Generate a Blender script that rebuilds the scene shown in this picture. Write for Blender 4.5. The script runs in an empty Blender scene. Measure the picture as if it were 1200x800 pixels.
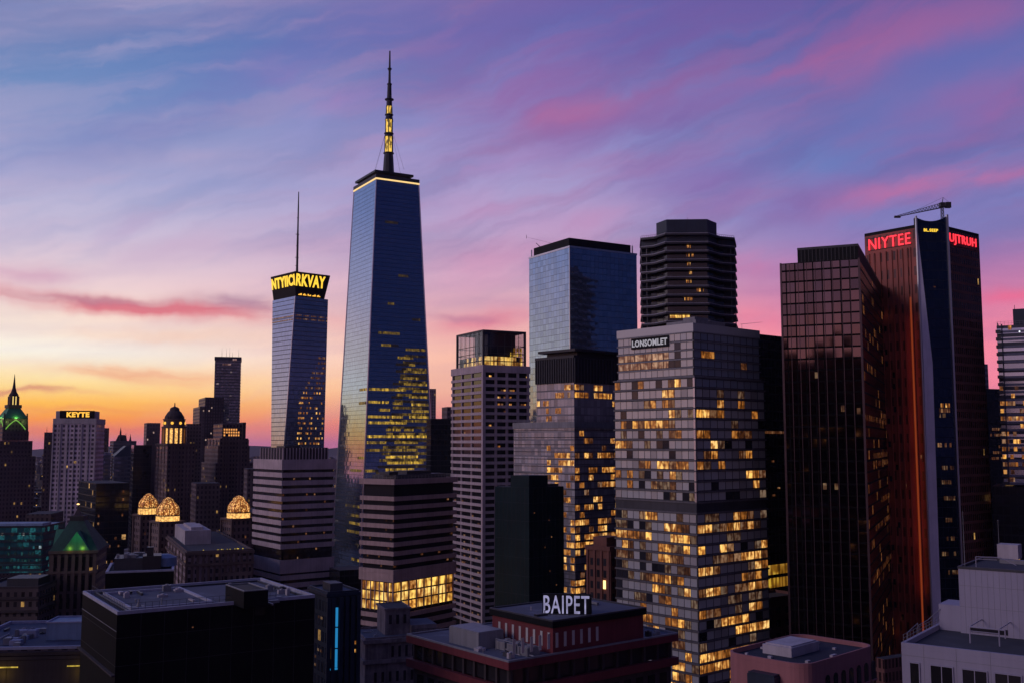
import bpy, bmesh, math, random
from mathutils import Vector, Matrix
sc = bpy.context.scene
COL = sc.collection
R = math.radians
random.seed(7)

# ------------------------------------------------------------------ camera, sky, sun, exposure
HC = 150.0                      # the photographer's height above the street
TH = math.atan(118.0/1200.0)    # camera tilt
cam = bpy.data.cameras.new('camera')
cam.lens = 36.0; cam.sensor_width = 36.0; cam.clip_start = 1.0; cam.clip_end = 60000.0
camo = bpy.data.objects.new('camera', cam); COL.objects.link(camo)
camo.location = (0, 0, HC); camo.rotation_euler = (math.pi/2+TH, 0, 0)
sc.camera = camo
sc.view_settings.view_transform = 'Standard'
sc.view_settings.look = 'None'
sc.view_settings.exposure = 0.0
sc.view_settings.gamma = 1.0
sc.view_settings.use_curve_mapping = False
sc.render.engine = 'CYCLES'
sc.cycles.use_denoising = True
try: sc.cycles.denoiser = 'OPENIMAGEDENOISE'
except Exception: pass
sc.cycles.max_bounces = 6
sc.cycles.diffuse_bounces = 2
sc.cycles.glossy_bounces = 4
sc.cycles.transmission_bounces = 4
sc.cycles.volume_bounces = 0
sc.cycles.sample_clamp_indirect = 4.0
sc.cycles.caustics_reflective = False
sc.cycles.caustics_refractive = False

def lin(c):
    o = []
    for v in c[:3]:
        v = v/255.0
        o.append(v/12.92 if v <= 0.04045 else ((v+0.055)/1.055)**2.4)
    return (o[0], o[1], o[2], 1.0)

def ray(px, py):
    x = (px-600.0)/1200.0; y = (400.0-py)/1200.0
    return Vector((x, math.cos(TH)-y*math.sin(TH), math.sin(TH)+y*math.cos(TH)))
def at(px, py, Y):
    r = ray(px, py); s = Y/r.y
    return Vector((r.x*s, Y, HC+r.z*s))
def azel(px, py):
    r = ray(px, py).normalized()
    return math.degrees(math.atan2(r.x, r.y)), math.degrees(math.asin(r.z))

class NG:
    """small helper to write node trees"""
    def __init__(s, tree): s.t = tree; s.n = tree.nodes; s.l = tree.links
    def node(s, typ, **kw):
        n = s.n.new(typ)
        for k, v in kw.items(): setattr(n, k, v)
        return n
    def put(s, sock, v):
        if hasattr(v, 'is_linked') or isinstance(v, bpy.types.NodeSocket): s.l.new(v, sock)
        elif v is not None: sock.default_value = v
    def math(s, op, a, b=None, c=None, clamp=False):
        n = s.node('ShaderNodeMath', operation=op, use_clamp=clamp)
        s.put(n.inputs[0], a)
        if b is not None: s.put(n.inputs[1], b)
        if c is not None: s.put(n.inputs[2], c)
        return n.outputs[0]
    def vmath(s, op, a, b=None, out=0):
        n = s.node('ShaderNodeVectorMath', operation=op)
        s.put(n.inputs[0], a)
        if b is not None: s.put(n.inputs[1], b)
        return n.outputs[out]
    def mix(s, f, a, b, blend='MIX'):
        n = s.node('ShaderNodeMix', data_type='RGBA', blend_type=blend)
        s.put(n.inputs[0], f); s.put(n.inputs[6], a); s.put(n.inputs[7], b)
        return n.outputs[2]
    def xyz(s, x=0.0, y=0.0, z=0.0):
        n = s.node('ShaderNodeCombineXYZ')
        s.put(n.inputs[0], x); s.put(n.inputs[1], y); s.put(n.inputs[2], z)
        return n.outputs[0]
    def sep(s, v):
        n = s.node('ShaderNodeSeparateXYZ'); s.put(n.inputs[0], v); return n.outputs
    def ss(s, v, lo, hi, a=0.0, b=1.0):
        n = s.node('ShaderNodeMapRange', interpolation_type='SMOOTHSTEP')
        s.put(n.inputs[0], v)
        for i, q in enumerate((lo, hi, a, b)): n.inputs[i+1].default_value = q
        return n.outputs[0]
    def noise(s, v, scale=1.0, detail=3.0, rough=0.5, out=0):
        n = s.node('ShaderNodeTexNoise'); s.put(n.inputs['Vector'], v)
        n.inputs['Scale'].default_value = scale; n.inputs['Detail'].default_value = detail
        n.inputs['Roughness'].default_value = rough
        return n.outputs[out]
    def white(s, v, out=0):
        n = s.node('ShaderNodeTexWhiteNoise', noise_dimensions='3D'); s.put(n.inputs['Vector'], v)
        return n.outputs[out]
    def ramp(s, f, els):
        n = s.node('ShaderNodeValToRGB'); s.put(n.inputs[0], f)
        r = n.color_ramp
        els = sorted(els, key=lambda e: e[0])
        while len(r.elements) < len(els): r.elements.new(0.5)
        for e, (p, c) in zip(r.elements, els):
            e.position = min(max(p, 0), 1); e.color = c
        return n.outputs[0]

# --- the dusk sky: Nishita base plus the coloured afterglow and its clouds, all by direction
SUN_AZ, SUN_EL = -118.0, 24.0
world = bpy.data.worlds.new('World'); sc.world = world; world.use_nodes = True
def build_sky():
    g = NG(world.node_tree); g.n.clear()
    tc = g.node('ShaderNodeTexCoord'); d = tc.outputs['Generated']
    s = g.sep(d)
    el = g.math('MULTIPLY', g.math('ARCSINE', s[2]), 57.29578)
    az = g.math('MULTIPLY', g.math('ARCTAN2', s[0], s[1]), 57.29578)
    t = g.math('DIVIDE', g.math('ADD', el, 5.0), 75.0, clamp=True)
    def pr(px, rows, top):
        e = [((azel(px, y)[1]+5)/75.0, lin(c)) for y, c in rows]
        return g.ramp(t, e+[((60+5)/75.0, lin(top))])
    def er(rows): return g.ramp(t, [((e+5)/75.0, lin(c)) for e, c in rows])
    L = pr(60, [(519,(196,112,128)),(509,(228,122,92)),(492,(255,150,48)),(472,(255,188,70)),(448,(255,222,146)),(412,(255,248,230)),
                (372,(255,232,216)),(330,(246,218,220)),(270,(212,200,224)),(200,(168,172,214)),(100,(112,142,194)),(0,(74,116,178))], (48,78,148))
    M = pr(520, [(519,(170,100,145)),(495,(226,128,130)),(455,(248,180,152)),(412,(248,186,168)),(375,(238,176,180)),
                 (325,(222,178,202)),(260,(186,168,210)),(180,(160,156,210)),(100,(126,132,196)),(0,(92,106,178))], (52,72,142))
    Rr = pr(1000, [(519,(150,90,135)),(500,(196,108,140)),(440,(248,136,156)),(390,(246,138,162)),(345,(214,132,174)),(305,(168,132,188)),
                 (250,(120,130,194)),(150,(96,122,188)),(60,(86,108,178)),(0,(80,96,166))], (46,66,136))
    SL = er([(-4,(160,105,115)),(0,(240,160,126)),(3,(240,176,152)),(6,(204,164,178)),(10,(158,150,194)),(15,(122,136,192)),(25,(88,112,178)),(60,(50,76,144))])
    SR = er([(-4,(30,28,46)),(0,(40,38,66)),(4,(26,36,70)),(8,(14,32,72)),(15,(8,28,72)),(30,(14,34,82)),(60,(34,52,110))])
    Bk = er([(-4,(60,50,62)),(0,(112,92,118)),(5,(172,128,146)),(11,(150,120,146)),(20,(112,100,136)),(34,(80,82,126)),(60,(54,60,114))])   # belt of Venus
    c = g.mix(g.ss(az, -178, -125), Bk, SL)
    c = g.mix(g.ss(az, -88, -36), c, L)
    c = g.mix(g.ss(az, -26, 0), c, M)
    c = g.mix(g.ss(az, 0, 20), c, Rr)
    c = g.mix(g.ss(az, 28, 60), c, SR)
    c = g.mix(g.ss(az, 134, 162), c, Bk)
    # high thin cloud sheet, drawn on a flat layer overhead
    pz = g.math('ADD', g.math('MAXIMUM', s[2], 0.0), 0.09)
    P = g.xyz(g.math('DIVIDE', s[0], pz), g.math('DIVIDE', s[1], pz), 0.0)
    mp = g.node('ShaderNodeMapping'); g.put(mp.inputs[0], P)
    mp.inputs['Rotation'].default_value = (0, 0, R(-62)); mp.inputs['Scale'].default_value = (0.55, 1.7, 1)
    wn = g.noise(mp.outputs[0], 0.9, 5.0, 0.52)
    sheet = g.math('MULTIPLY', g.ss(wn, 0.42, 0.74), g.math('MULTIPLY', g.ss(el, 1.0, 9.0, 0.0, 1.0), g.ss(g.math('ABSOLUTE', az), 34, 60, 1.0, 0.0)))
    tint = g.mix(g.ss(az, -22, 8), lin((205,172,200)), lin((168,108,165)))
    c = g.mix(g.math('MULTIPLY', sheet, 0.42), c, tint)
    # streaks and banks of pink and mauve cloud
    A = g.xyz(az, el, 0.0)
    w1 = g.noise(A, 0.16, 3.0, 0.5, out=1); w2 = g.noise(A, 0.55, 4.0, 0.6, out=1)
    off = g.vmath('ADD', g.vmath('MULTIPLY', g.vmath('SUBTRACT', w1, (0.5,)*3), (5.0, 1.3, 0)),
                  g.vmath('MULTIPLY', g.vmath('SUBTRACT', w2, (0.5,)*3), (2.2, 0.7, 0)))
    Wp = g.vmath('ADD', A, off)
    def fibre(ang, lx, ly, seed, lo, hi, a, b, det=6.0):
        m = g.node('ShaderNodeMapping', vector_type='TEXTURE'); g.put(m.inputs[0], Wp)
        m.inputs['Location'].default_value = (seed, seed*.7, seed); m.inputs['Rotation'].default_value = (0, 0, R(ang)); m.inputs['Scale'].default_value = (lx, ly, 1)
        return g.ss(g.noise(m.outputs[0], 1.0, det, 0.58), lo, hi, a, b)
    low = g.math('MULTIPLY', g.ss(el, 7, 12, 1.0, 0.0), g.ss(az, -8, 4, 1.0, 0.0))
    fib = g.math('ADD', g.math('MULTIPLY', fibre(-1, 9.0, 1.1, 3.0, .32, .64, .45, 1.15), low), g.math('MULTIPLY', fibre(19, 13.0, 2.8, 9.0, .33, .64, .22, 1.15), g.math('SUBTRACT', 1.0, low)))
    # a fine veil everywhere, blue-grey against pink
    v1 = fibre(20, 18.0, 2.6, 21.0, .42, .66, 0.0, 1.0); v2 = fibre(15, 13.0, 1.8, 33.0, .44, .66, 0.0, 1.0)
    front = g.ss(g.math('ABSOLUTE', az), 34, 60, 1.0, 0.0); upv = g.ss(el, 6, 14, .25, 1.0)
    c = g.mix(g.math('MULTIPLY', g.math('MULTIPLY', v1, upv), g.math('MULTIPLY', front, .42)), c, g.mix(g.ss(az, -24, 6), lin((132,150,200)), lin((92,90,154))))
    c = g.mix(g.math('MULTIPLY', g.math('MULTIPLY', v2, upv), g.math('MULTIPLY', front, .30)), c, g.mix(g.ss(az, -24, 4), lin((196,176,208)), lin((178,110,162))))
    strokes = [  # x0,y0, x1,y1, half width (photo pixels), colour, opacity
        (380,60, 1260,-40, 110, (116,90,162), .62), (700,140, 1300,-50, 62, (158,98,156), .70), (690,150, 1180,14, 22, (190,104,154), .62),
        (560,150, 790,112, 40, (160,104,164), .55), (600,146, 735,112, 14, (196,108,152), .62), (460,84, 720,120, 56, (150,102,168), .50),
        (720,136, 1000,78, 16, (98,112,184), .55), (1000,78,1260,50, 26, (92,108,180), .6),
        (640,170, 980,100, 24, (104,102,172), .55), (800,190, 1270,56, 44, (98,118,186), .62), (960,310, 1240,236, 30, (122,128,192), .5), (300,150,420,130,40,(150,152,208),.4), (930,256, 1300,160, 20, (204,112,162), .80), (1000,236, 1240,186, 10, (220,118,162), .5),
        (920,230, 1300,90, 60, (134,102,170), .32), (1060,140,1300,90, 34, (156,100,164), .55),
        (700,190, 1000,240, 40, (142,104,174), .55), (900,215, 960,240, 18, (126,92,158), .4),
        (20,186, 420,46, 34, (114,108,180), .45), (-60,180,260,90, 40,(108,136,196), .35),
        (290,76, 470,126, 26, (172,132,192), .45), (-90,336, 400,376, 12, (226,126,138), 1.0),
        (-20,344, 220,354, 6, (176,116,142), .55), (210,350, 350,364, 11, (164,116,150), .72),
        (-60,318, 100,323, 13, (210,154,186), .6), (40,431, 280,441, 10, (236,160,124), .90),
        (-60,455, 110,461, 4, (206,124,112), .8), (100,304, 310,286, 20, (204,174,206), .55),
        (90,286, 200,246, 14, (190,164,204), .5), (40,385,330,398, 9, (246,196,170), .5), (120,470, 330,474, 5, (244,160,90), .5),
        (480,334, 650,296, 26, (222,156,192), .50), (495,390, 640,370, 14, (226,126,150), .72),
        (495,372, 590,380, 6, (180,116,152), .6), (840,316, 960,308, 16, (220,116,166), .70),
        (850,365, 940,388, 22, (252,132,156), .6), (1110,354, 1260,342, 11, (236,112,152), .80),
        (1130,390, 1260,402, 22, (222,120,160), .4),
        (480,244, 680,250, 28, (200,148,194), .50), (470,205, 720,176, 22, (174,134,192), .45), (610,276, 770,236, 20, (198,142,188), .5),
        (-60,500, 440,503, 6, (222,106,104), .55), (-60,478, 300,480, 3, (236,150,84), .5)]
    for (x0, y0, x1, y1, hw, col, op) in strokes:
        a0 = azel(x0, y0); a1 = azel(x1, y1)
        m = g.node('ShaderNodeMapping', vector_type='TEXTURE'); g.put(m.inputs[0], Wp)
        m.inputs['Location'].default_value = ((a0[0]+a1[0])/2, (a0[1]+a1[1])/2, 0)
        m.inputs['Rotation'].default_value = (0, 0, math.atan2(a1[1]-a0[1], a1[0]-a0[0]))
        m.inputs['Scale'].default_value = (math.hypot(a1[0]-a0[0], a1[1]-a0[1])/2*0.80, hw/1200*57.3*0.85, 1)
        q = g.vmath('DOT_PRODUCT', m.outputs[0], m.outputs[0], out=1)
        k = g.math('POWER', 2.71828, g.math('MULTIPLY', q, -1.1))
        k = g.math('MULTIPLY', g.math('MULTIPLY', k, op), fib, clamp=True)
        c = g.mix(k, c, lin(col))
    c = g.vmath('SCALE', c); sc_n = c.node; g.put(sc_n.inputs[3], g.ss(el, -1.0, 9.0, 1.26, 1.0))
    nis = g.node('ShaderNodeTexSky', sky_type='NISHITA', sun_disc=False)
    nis.sun_elevation = R(1.0); nis.sun_rotation = R(SUN_AZ)
    b1 = g.node('ShaderNodeBackground'); g.put(b1.inputs[0], nis.outputs[0]); b1.inputs[1].default_value = 0.002
    b2 = g.node('ShaderNodeBackground'); g.put(b2.inputs[0], c); b2.inputs[1].default_value = 0.97
    ad = g.node('ShaderNodeAddShader'); g.l.new(b1.outputs[0], ad.inputs[0]); g.l.new(b2.outputs[0], ad.inputs[1])
    o = g.node('ShaderNodeOutputWorld'); g.l.new(ad.outputs[0], o.inputs[0])
    world.cycles.sampling_method = 'MANUAL'; world.cycles.sample_map_resolution = 512
build_sky()

sun = bpy.data.lights.new('afterglow_sun', 'SUN'); sun.energy = 0.64; sun.angle = R(20); sun.color = (1.0, 0.76, 0.78)
suno = bpy.data.objects.new('afterglow_sun', sun); COL.objects.link(suno)
sd = Vector((math.sin(R(SUN_AZ))*math.cos(R(SUN_EL)), math.cos(R(SUN_AZ))*math.cos(R(SUN_EL)), math.sin(R(SUN_EL))))
suno.rotation_euler = (-sd).to_track_quat('-Z', 'Y').to_euler()

# ------------------------------------------------------------------ materials
MATS = {}
def new_mat(name):
    m = bpy.data.materials.new(name); m.use_nodes = True; g = NG(m.node_tree); g.n.clear()
    o = g.node('ShaderNodeOutputMaterial'); p = g.node('ShaderNodeBsdfPrincipled')
    g.l.new(p.outputs[0], o.inputs[0]); MATS[name] = m
    return m, g, p
def plain(name, col, rough=0.8, metal=0.0, var=0.25, scale=0.12, spec=0.4, grime=True):
    """a solid surface with soft weathering; col is linear albedo"""
    m, g, p = new_mat(name)
    tc = g.node('ShaderNodeTexCoord')
    n1 = g.noise(tc.outputs['Object'], scale, 5.0, 0.6)
    mp = g.node('ShaderNodeMapping'); g.put(mp.inputs[0], tc.outputs['Object']); mp.inputs['Scale'].default_value = (1.2, 1.2, 0.05)
    n2 = g.noise(mp.outputs[0], 1.0, 4.0, 0.6)
    f = g.math('ADD', g.math('MULTIPLY', n1, 0.6), g.math('MULTIPLY', n2, 0.4 if grime else 0.0))
    c = g.mix(g.ss(f, 0.3, 0.7), tuple(v*(1-var) for v in col)+(1,), tuple(min(v*(1+var), 1) for v in col)+(1,))
    g.put(p.inputs['Base Color'], c); p.inputs['Roughness'].default_value = rough; p.inputs['Metallic'].default_value = metal
    p.inputs['Specular IOR Level'].default_value = spec
    return m
def glow(name, col, st, sample=False, var=0.0):
    m, g, p = new_mat(name)
    p.inputs['Base Color'].default_value = (0.02, 0.02, 0.02, 1)
    p.inputs['Emission Color'].default_value = col if len(col) == 4 else tuple(col)+(1,)
    p.inputs['Emission Strength'].default_value = st
    if var:
        tc = g.node('ShaderNodeTexCoord')
        n = g.noise(tc.outputs['Object'], 0.9, 2.0)
        g.put(p.inputs['Emission Strength'], g.math('MULTIPLY', g.ss(n, .3, .7, 1-var, 1+var), st))
    m.cycles.emission_sampling = 'AUTO' if sample else 'NONE'
    return m

def panes(name, c0, c1, metal, rough, tilt=0.012):
    """window glass; each pane gets its own tone and a slightly different tilt"""
    m, g, p = new_mat(name)
    oi = g.node('ShaderNodeObjectInfo'); at_ = g.node('ShaderNodeAttribute', attribute_name='rnd')
    r = g.math('FRACT', g.math('ADD', oi.outputs['Random'], at_.outputs['Fac']))
    tc = g.node('ShaderNodeTexCoord')
    n = g.noise(tc.outputs['Object'], 0.8, 3.0)
    f = g.math('ADD', g.math('MULTIPLY', r, 0.8), g.math('MULTIPLY', n, 0.3), clamp=True)
    g.put(p.inputs['Base Color'], g.mix(f, tuple(c0)+(1,), tuple(c1)+(1,)))
    p.inputs['Metallic'].default_value = metal; p.inputs['Roughness'].default_value = rough
    geo = g.node('ShaderNodeNewGeometry')
    w = g.white(g.xyz(r, g.math('MULTIPLY', r, 7.3), 1.0), out=1)
    nv = g.vmath('NORMALIZE', g.vmath('ADD', geo.outputs['Normal'], g.vmath('MULTIPLY', g.vmath('SUBTRACT', w, (0.5,)*3), (tilt*2,)*3)))
    g.put(p.inputs['Normal'], nv)
    return m
def lit_panes(name, ca, cb, st, lo=0.25, fine=1.0):
    """a lit room behind glass: uneven, brighter to the ceiling, with furniture and blinds breaking it"""
    m, g, p = new_mat(name)
    oi = g.node('ShaderNodeObjectInfo'); at_ = g.node('ShaderNodeAttribute', attribute_name='rnd')
    r = g.math('FRACT', g.math('ADD', oi.outputs['Random'], at_.outputs['Fac']))
    tc = g.node('ShaderNodeTexCoord'); geo = g.node('ShaderNodeNewGeometry')
    P = geo.outputs['Position']
    mp = g.node('ShaderNodeMapping'); g.put(mp.inputs[0], P); mp.inputs['Scale'].default_value = (0.5*fine, 0.5*fine, 0.55*fine)
    n = g.noise(mp.outputs[0], 1.0, 1.5, 0.5)
    mp2 = g.node('ShaderNodeMapping'); g.put(mp2.inputs[0], P); mp2.inputs['Scale'].default_value = (1.5*fine, 1.5*fine, 0.22*fine)
    n2 = g.noise(mp2.outputs[0], 1.0, 0.0, 0.5)
    k = g.math('MULTIPLY', g.ss(n, 0.34, 0.62, 0.35, 1.1), g.ss(n2, 0.34, 0.56, 0.35, 1.1))
    k = g.math('MULTIPLY', k, g.math('ADD', g.math('MULTIPLY', g.math('POWER', r, 1.4), 1-lo), lo))
    g.put(p.inputs['Emission Color'], g.mix(g.ss(k, .12, .75), (ca[0]*.95, ca[1]*.62, ca[2]*.55, 1), g.mix(g.math('FRACT', g.math('MULTIPLY', r, 5.7)), tuple(ca)+(1,), tuple(cb)+(1,))))
    g.put(p.inputs['Emission Strength'], g.math('MULTIPLY', k, st))
    p.inputs['Base Color'].default_value = (0.03, 0.025, 0.02, 1); p.inputs['Roughness'].default_value = 0.15
    m.cycles.emission_sampling = 'NONE'
    return m

def facade(name, wall, glass, cw, ch, fw, fh, lit=0.0, litcol=(1.0, .55, .16), st=0.9, metal=0.0, rough=0.12, wrough=0.8,
           tilt=0.0, seed=1.0, fine=0, spread=0.5, wmetal=0.0, gvar=0.35):
    """a gridded facade: cells of cw x ch metres of which fw x fh is glass; some cells lit from inside"""
    m, g, p = new_mat(name)
    uv = g.node('ShaderNodeUVMap'); s = g.sep(uv.outputs[0])
    u = g.math('DIVIDE', s[0], cw); v = g.math('DIVIDE', s[1], ch)
    iu = g.math('FLOOR', u); iv = g.math('FLOOR', v)
    fu = g.math('ABSOLUTE', g.math('SUBTRACT', g.math('SUBTRACT', u, iu), 0.5))
    fv = g.math('ABSOLUTE', g.math('SUBTRACT', g.math('SUBTRACT', v, iv), 0.5))
    mask = g.math('MULTIPLY', g.math('LESS_THAN', fu, fw/2), g.math('LESS_THAN', fv, fh/2))
    cell = g.xyz(iu, iv, seed); h = g.white(cell); hc = g.white(cell, out=1)
    geo = g.node('ShaderNodeNewGeometry'); tc = g.node('ShaderNodeTexCoord')
    big = g.noise(tc.outputs['Object'], 0.05, 3.0)
    wl = g.mix(g.ss(big, .35, .65), tuple(x*.72 for x in wall)+(1,), tuple(x*1.22 for x in wall)+(1,))
    gl = g.mix(h, tuple(x*(1-gvar) for x in glass)+(1,), tuple(min(1, x*(1+gvar)) for x in glass)+(1,))
    g.put(p.inputs['Base Color'], g.mix(mask, wl, gl))
    g.put(p.inputs['Roughness'], g.math('ADD', g.math('MULTIPLY', mask, rough-wrough), wrough))
    g.put(p.inputs['Metallic'], g.math('ADD', g.math('MULTIPLY', mask, metal-wmetal), wmetal))
    if tilt:
        nv = g.vmath('ADD', geo.outputs['Normal'], g.vmath('MULTIPLY', g.vmath('SUBTRACT', hc, (0.5,)*3), (tilt*2,)*3))
        g.put(p.inputs['Normal'], g.vmath('NORMALIZE', nv))
    if lit > 0:
        row = g.noise(g.xyz(g.math('MULTIPLY', iu, 0.16), g.math('MULTIPLY', iv, 0.9), seed*3.1), 1.0, 1.0)
        pr = g.ss(row, 0.5-spread*0.3, 0.5+spread*0.5, 0.0, 2.0*lit)
        on = g.math('MULTIPLY', g.math('LESS_THAN', h, pr), mask)
        n = g.noise(geo.outputs['Position'], 0.9, 2.0)
        e = g.math('MULTIPLY', g.math('MULTIPLY', on, g.ss(n, .3, .65, .35, 1.1)), g.math('MULTIPLY', g.math('ADD', g.sep(hc)[1], .25), st))
        p.inputs['Emission Color'].default_value = tuple(litcol)+(1,)
        g.put(p.inputs['Emission Strength'], e)
        m.cycles.emission_sampling = 'NONE'
    return m

# ------------------------------------------------------------------ mesh helpers
class MB:
    def __init__(s): s.v = []; s.f = []; s.uv = []; s.mi = []; s.rn = []
    def poly(s, pts, uvs, mi=0, rn=0.0):
        i = len(s.v); s.v += [tuple(p) for p in pts]; s.f.append(tuple(range(i, i+len(pts)))); s.uv.append(list(uvs)); s.mi.append(mi); s.rn.append(rn)
    def prism(s, p0, z0, p1, z1, mi=0, top=None, bottom=None, uoff=0.0):
        """p0/p1: lists of (x,y) counter-clockwise seen from above"""
        n = len(p0); u = uoff
        for i in range(n):
            a, b = p0[i], p0[(i+1) % n]; c, d = p1[(i+1) % n], p1[i]
            L = math.hypot(b[0]-a[0], b[1]-a[1]); L1 = math.hypot(c[0]-d[0], c[1]-d[1]); q = (L-L1)/2
            s.poly([(a[0],a[1],z0),(b[0],b[1],z0),(c[0],c[1],z1),(d[0],d[1],z1)], [(u,z0),(u+L,z0),(u+L-q,z1),(u+q,z1)], mi)
            u += L
        if top is not False: s.poly([(x,y,z1) for x,y in p1], [(x,y) for x,y in p1], mi if top is None else top)
        if bottom is not False: s.poly([(x,y,z0) for x,y in reversed(p0)], [(x,y) for x,y in reversed(p0)], mi if bottom is None else bottom)
    def box(s, x0, x1, y0, y1, z0, z1, mi=0, top=None):
        P = [(x0,y0),(x1,y0),(x1,y1),(x0,y1)]
        s.prism(P, z0, P, z1, mi, top)
    def ring(s, x0, x1, y0, y1, p, z0, z1, mi=0):
        """a band of thickness p round a rectangle"""
        s.box(x0-p, x1+p, y0-p, y0, z0, z1, mi); s.box(x0-p, x1+p, y1, y1+p, z0, z1, mi)
        s.box(x0-p, x0, y0, y1, z0, z1, mi); s.box(x1, x1+p, y0, y1, z0, z1, mi)
    def tube(s, a, b, r0, r1=None, n=8, mi=0):
        a = Vector(a); b = Vector(b); r1 = r0 if r1 is None else r1
        d = (b-a).normalized(); x = d.orthogonal().normalized(); y = d.cross(x)
        A = [a+(x*math.cos(k*2*math.pi/n)+y*math.sin(k*2*math.pi/n))*r0 for k in range(n)]
        B_ = [b+(x*math.cos(k*2*math.pi/n)+y*math.sin(k*2*math.pi/n))*r1 for k in range(n)]
        for k in range(n):
            j = (k+1) % n
            s.poly([A[k], A[j], B_[j], B_[k]], [(k,0),(k+1,0),(k+1,1),(k,1)], mi)
        s.poly(list(reversed(A)), [(0,0)]*n, mi); s.poly(B_, [(0,0)]*n, mi)
    def lathe(s, prof, n=16, cx=0, cy=0, mi=0, ph=0.0):
        for (r0, z0), (r1, z1) in zip(prof, prof[1:]):
            for k in range(n):
                a = ph+k*2*math.pi/n; b = ph+(k+1)*2*math.pi/n
                pts = [(cx+r0*math.cos(a), cy+r0*math.sin(a), z0), (cx+r0*math.cos(b), cy+r0*math.sin(b), z0),
                       (cx+r1*math.cos(b), cy+r1*math.sin(b), z1), (cx+r1*math.cos(a), cy+r1*math.sin(a), z1)]
                uv = [(k,z0),(k+1,z0),(k+1,z1),(k,z1)]
                if r0 < 1e-4: pts = [pts[0], pts[2], pts[3]]; uv = [uv[0], uv[2], uv[3]]
                elif r1 < 1e-4: pts = pts[:3]; uv = uv[:3]
                s.poly(pts, uv, mi)
    def build(s, name, mats, parent=None):
        me = bpy.data.meshes.new(name); me.from_pydata(s.v, [], s.f)
        ul = me.uv_layers.new(name='UVMap'); k = 0
        flat = [c for f in s.uv for q in f for c in q]
        ul.data.foreach_set('uv', flat)
        me.polygons.foreach_set('material_index', s.mi)
        if any(s.rn):
            a = me.attributes.new('rnd', 'FLOAT', 'FACE'); a.data.foreach_set('value', s.rn)
        for m in (mats if isinstance(mats, (list, tuple)) else [mats]): me.materials.append(MATS[m] if isinstance(m, str) else m)
        me.update()
        o = bpy.data.objects.new(name, me); COL.objects.link(o)
        if parent is not None: o.parent = parent
        return o

def tag(o, label=None, cat=None, group=None, kind=None):
    if label: o['label'] = label
    if cat: o['category'] = cat
    if group: o['group'] = group
    if kind: o['kind'] = kind
    return o
def empty(name, loc, rz=0.0):
    o = bpy.data.objects.new(name, None); COL.objects.link(o); o.location = loc; o.rotation_euler = (0, 0, rz); o.empty_display_size = 2
    return o

def fit_yaw(xc, D, yc, ends):
    """street-grid angle that best puts the roof ends where they stand"""
    best = None
    for k in range(40, 860):
        b = R(k/10.0); e = 0
        for side, x, y in ends:
            p = corner_len(xc, yc, D, b, side, x, y)
            if p is None: e += 1e6; continue
            L = p; C = at(xc, yc, D)
            dx, dy = (math.cos(b), math.sin(b)) if side == 'R' else (-math.sin(b), math.cos(b))
            q = C+Vector((dx, dy, 0))*L
            dd = Vector((0, math.cos(TH), math.sin(TH))); uu = Vector((0, -math.sin(TH), math.cos(TH)))
            w = q-Vector((0, 0, HC)); py = 400-1200*w.dot(uu)/w.dot(dd)
            e += (py-y)**2
        if best is None or e < best[0]: best = (e, b)
    return best[1]
def corner_len(xc, yc, D, b, side, x, y):
    C = at(xc, yc, D); r = ray(x, y)
    dx, dy = (math.cos(b), math.sin(b)) if side == 'R' else (-math.sin(b), math.cos(b))
    den = dx*r.y-dy*r.x
    if abs(den) < 1e-6: return None
    L = -(C.x*r.y-C.y*r.x)/den
    return L if 0 < L < 400 else None

def onplane(px, py, z):
    r = ray(px, py); return Vector((0, 0, HC))+r*((z-HC)/r.z)

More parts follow.
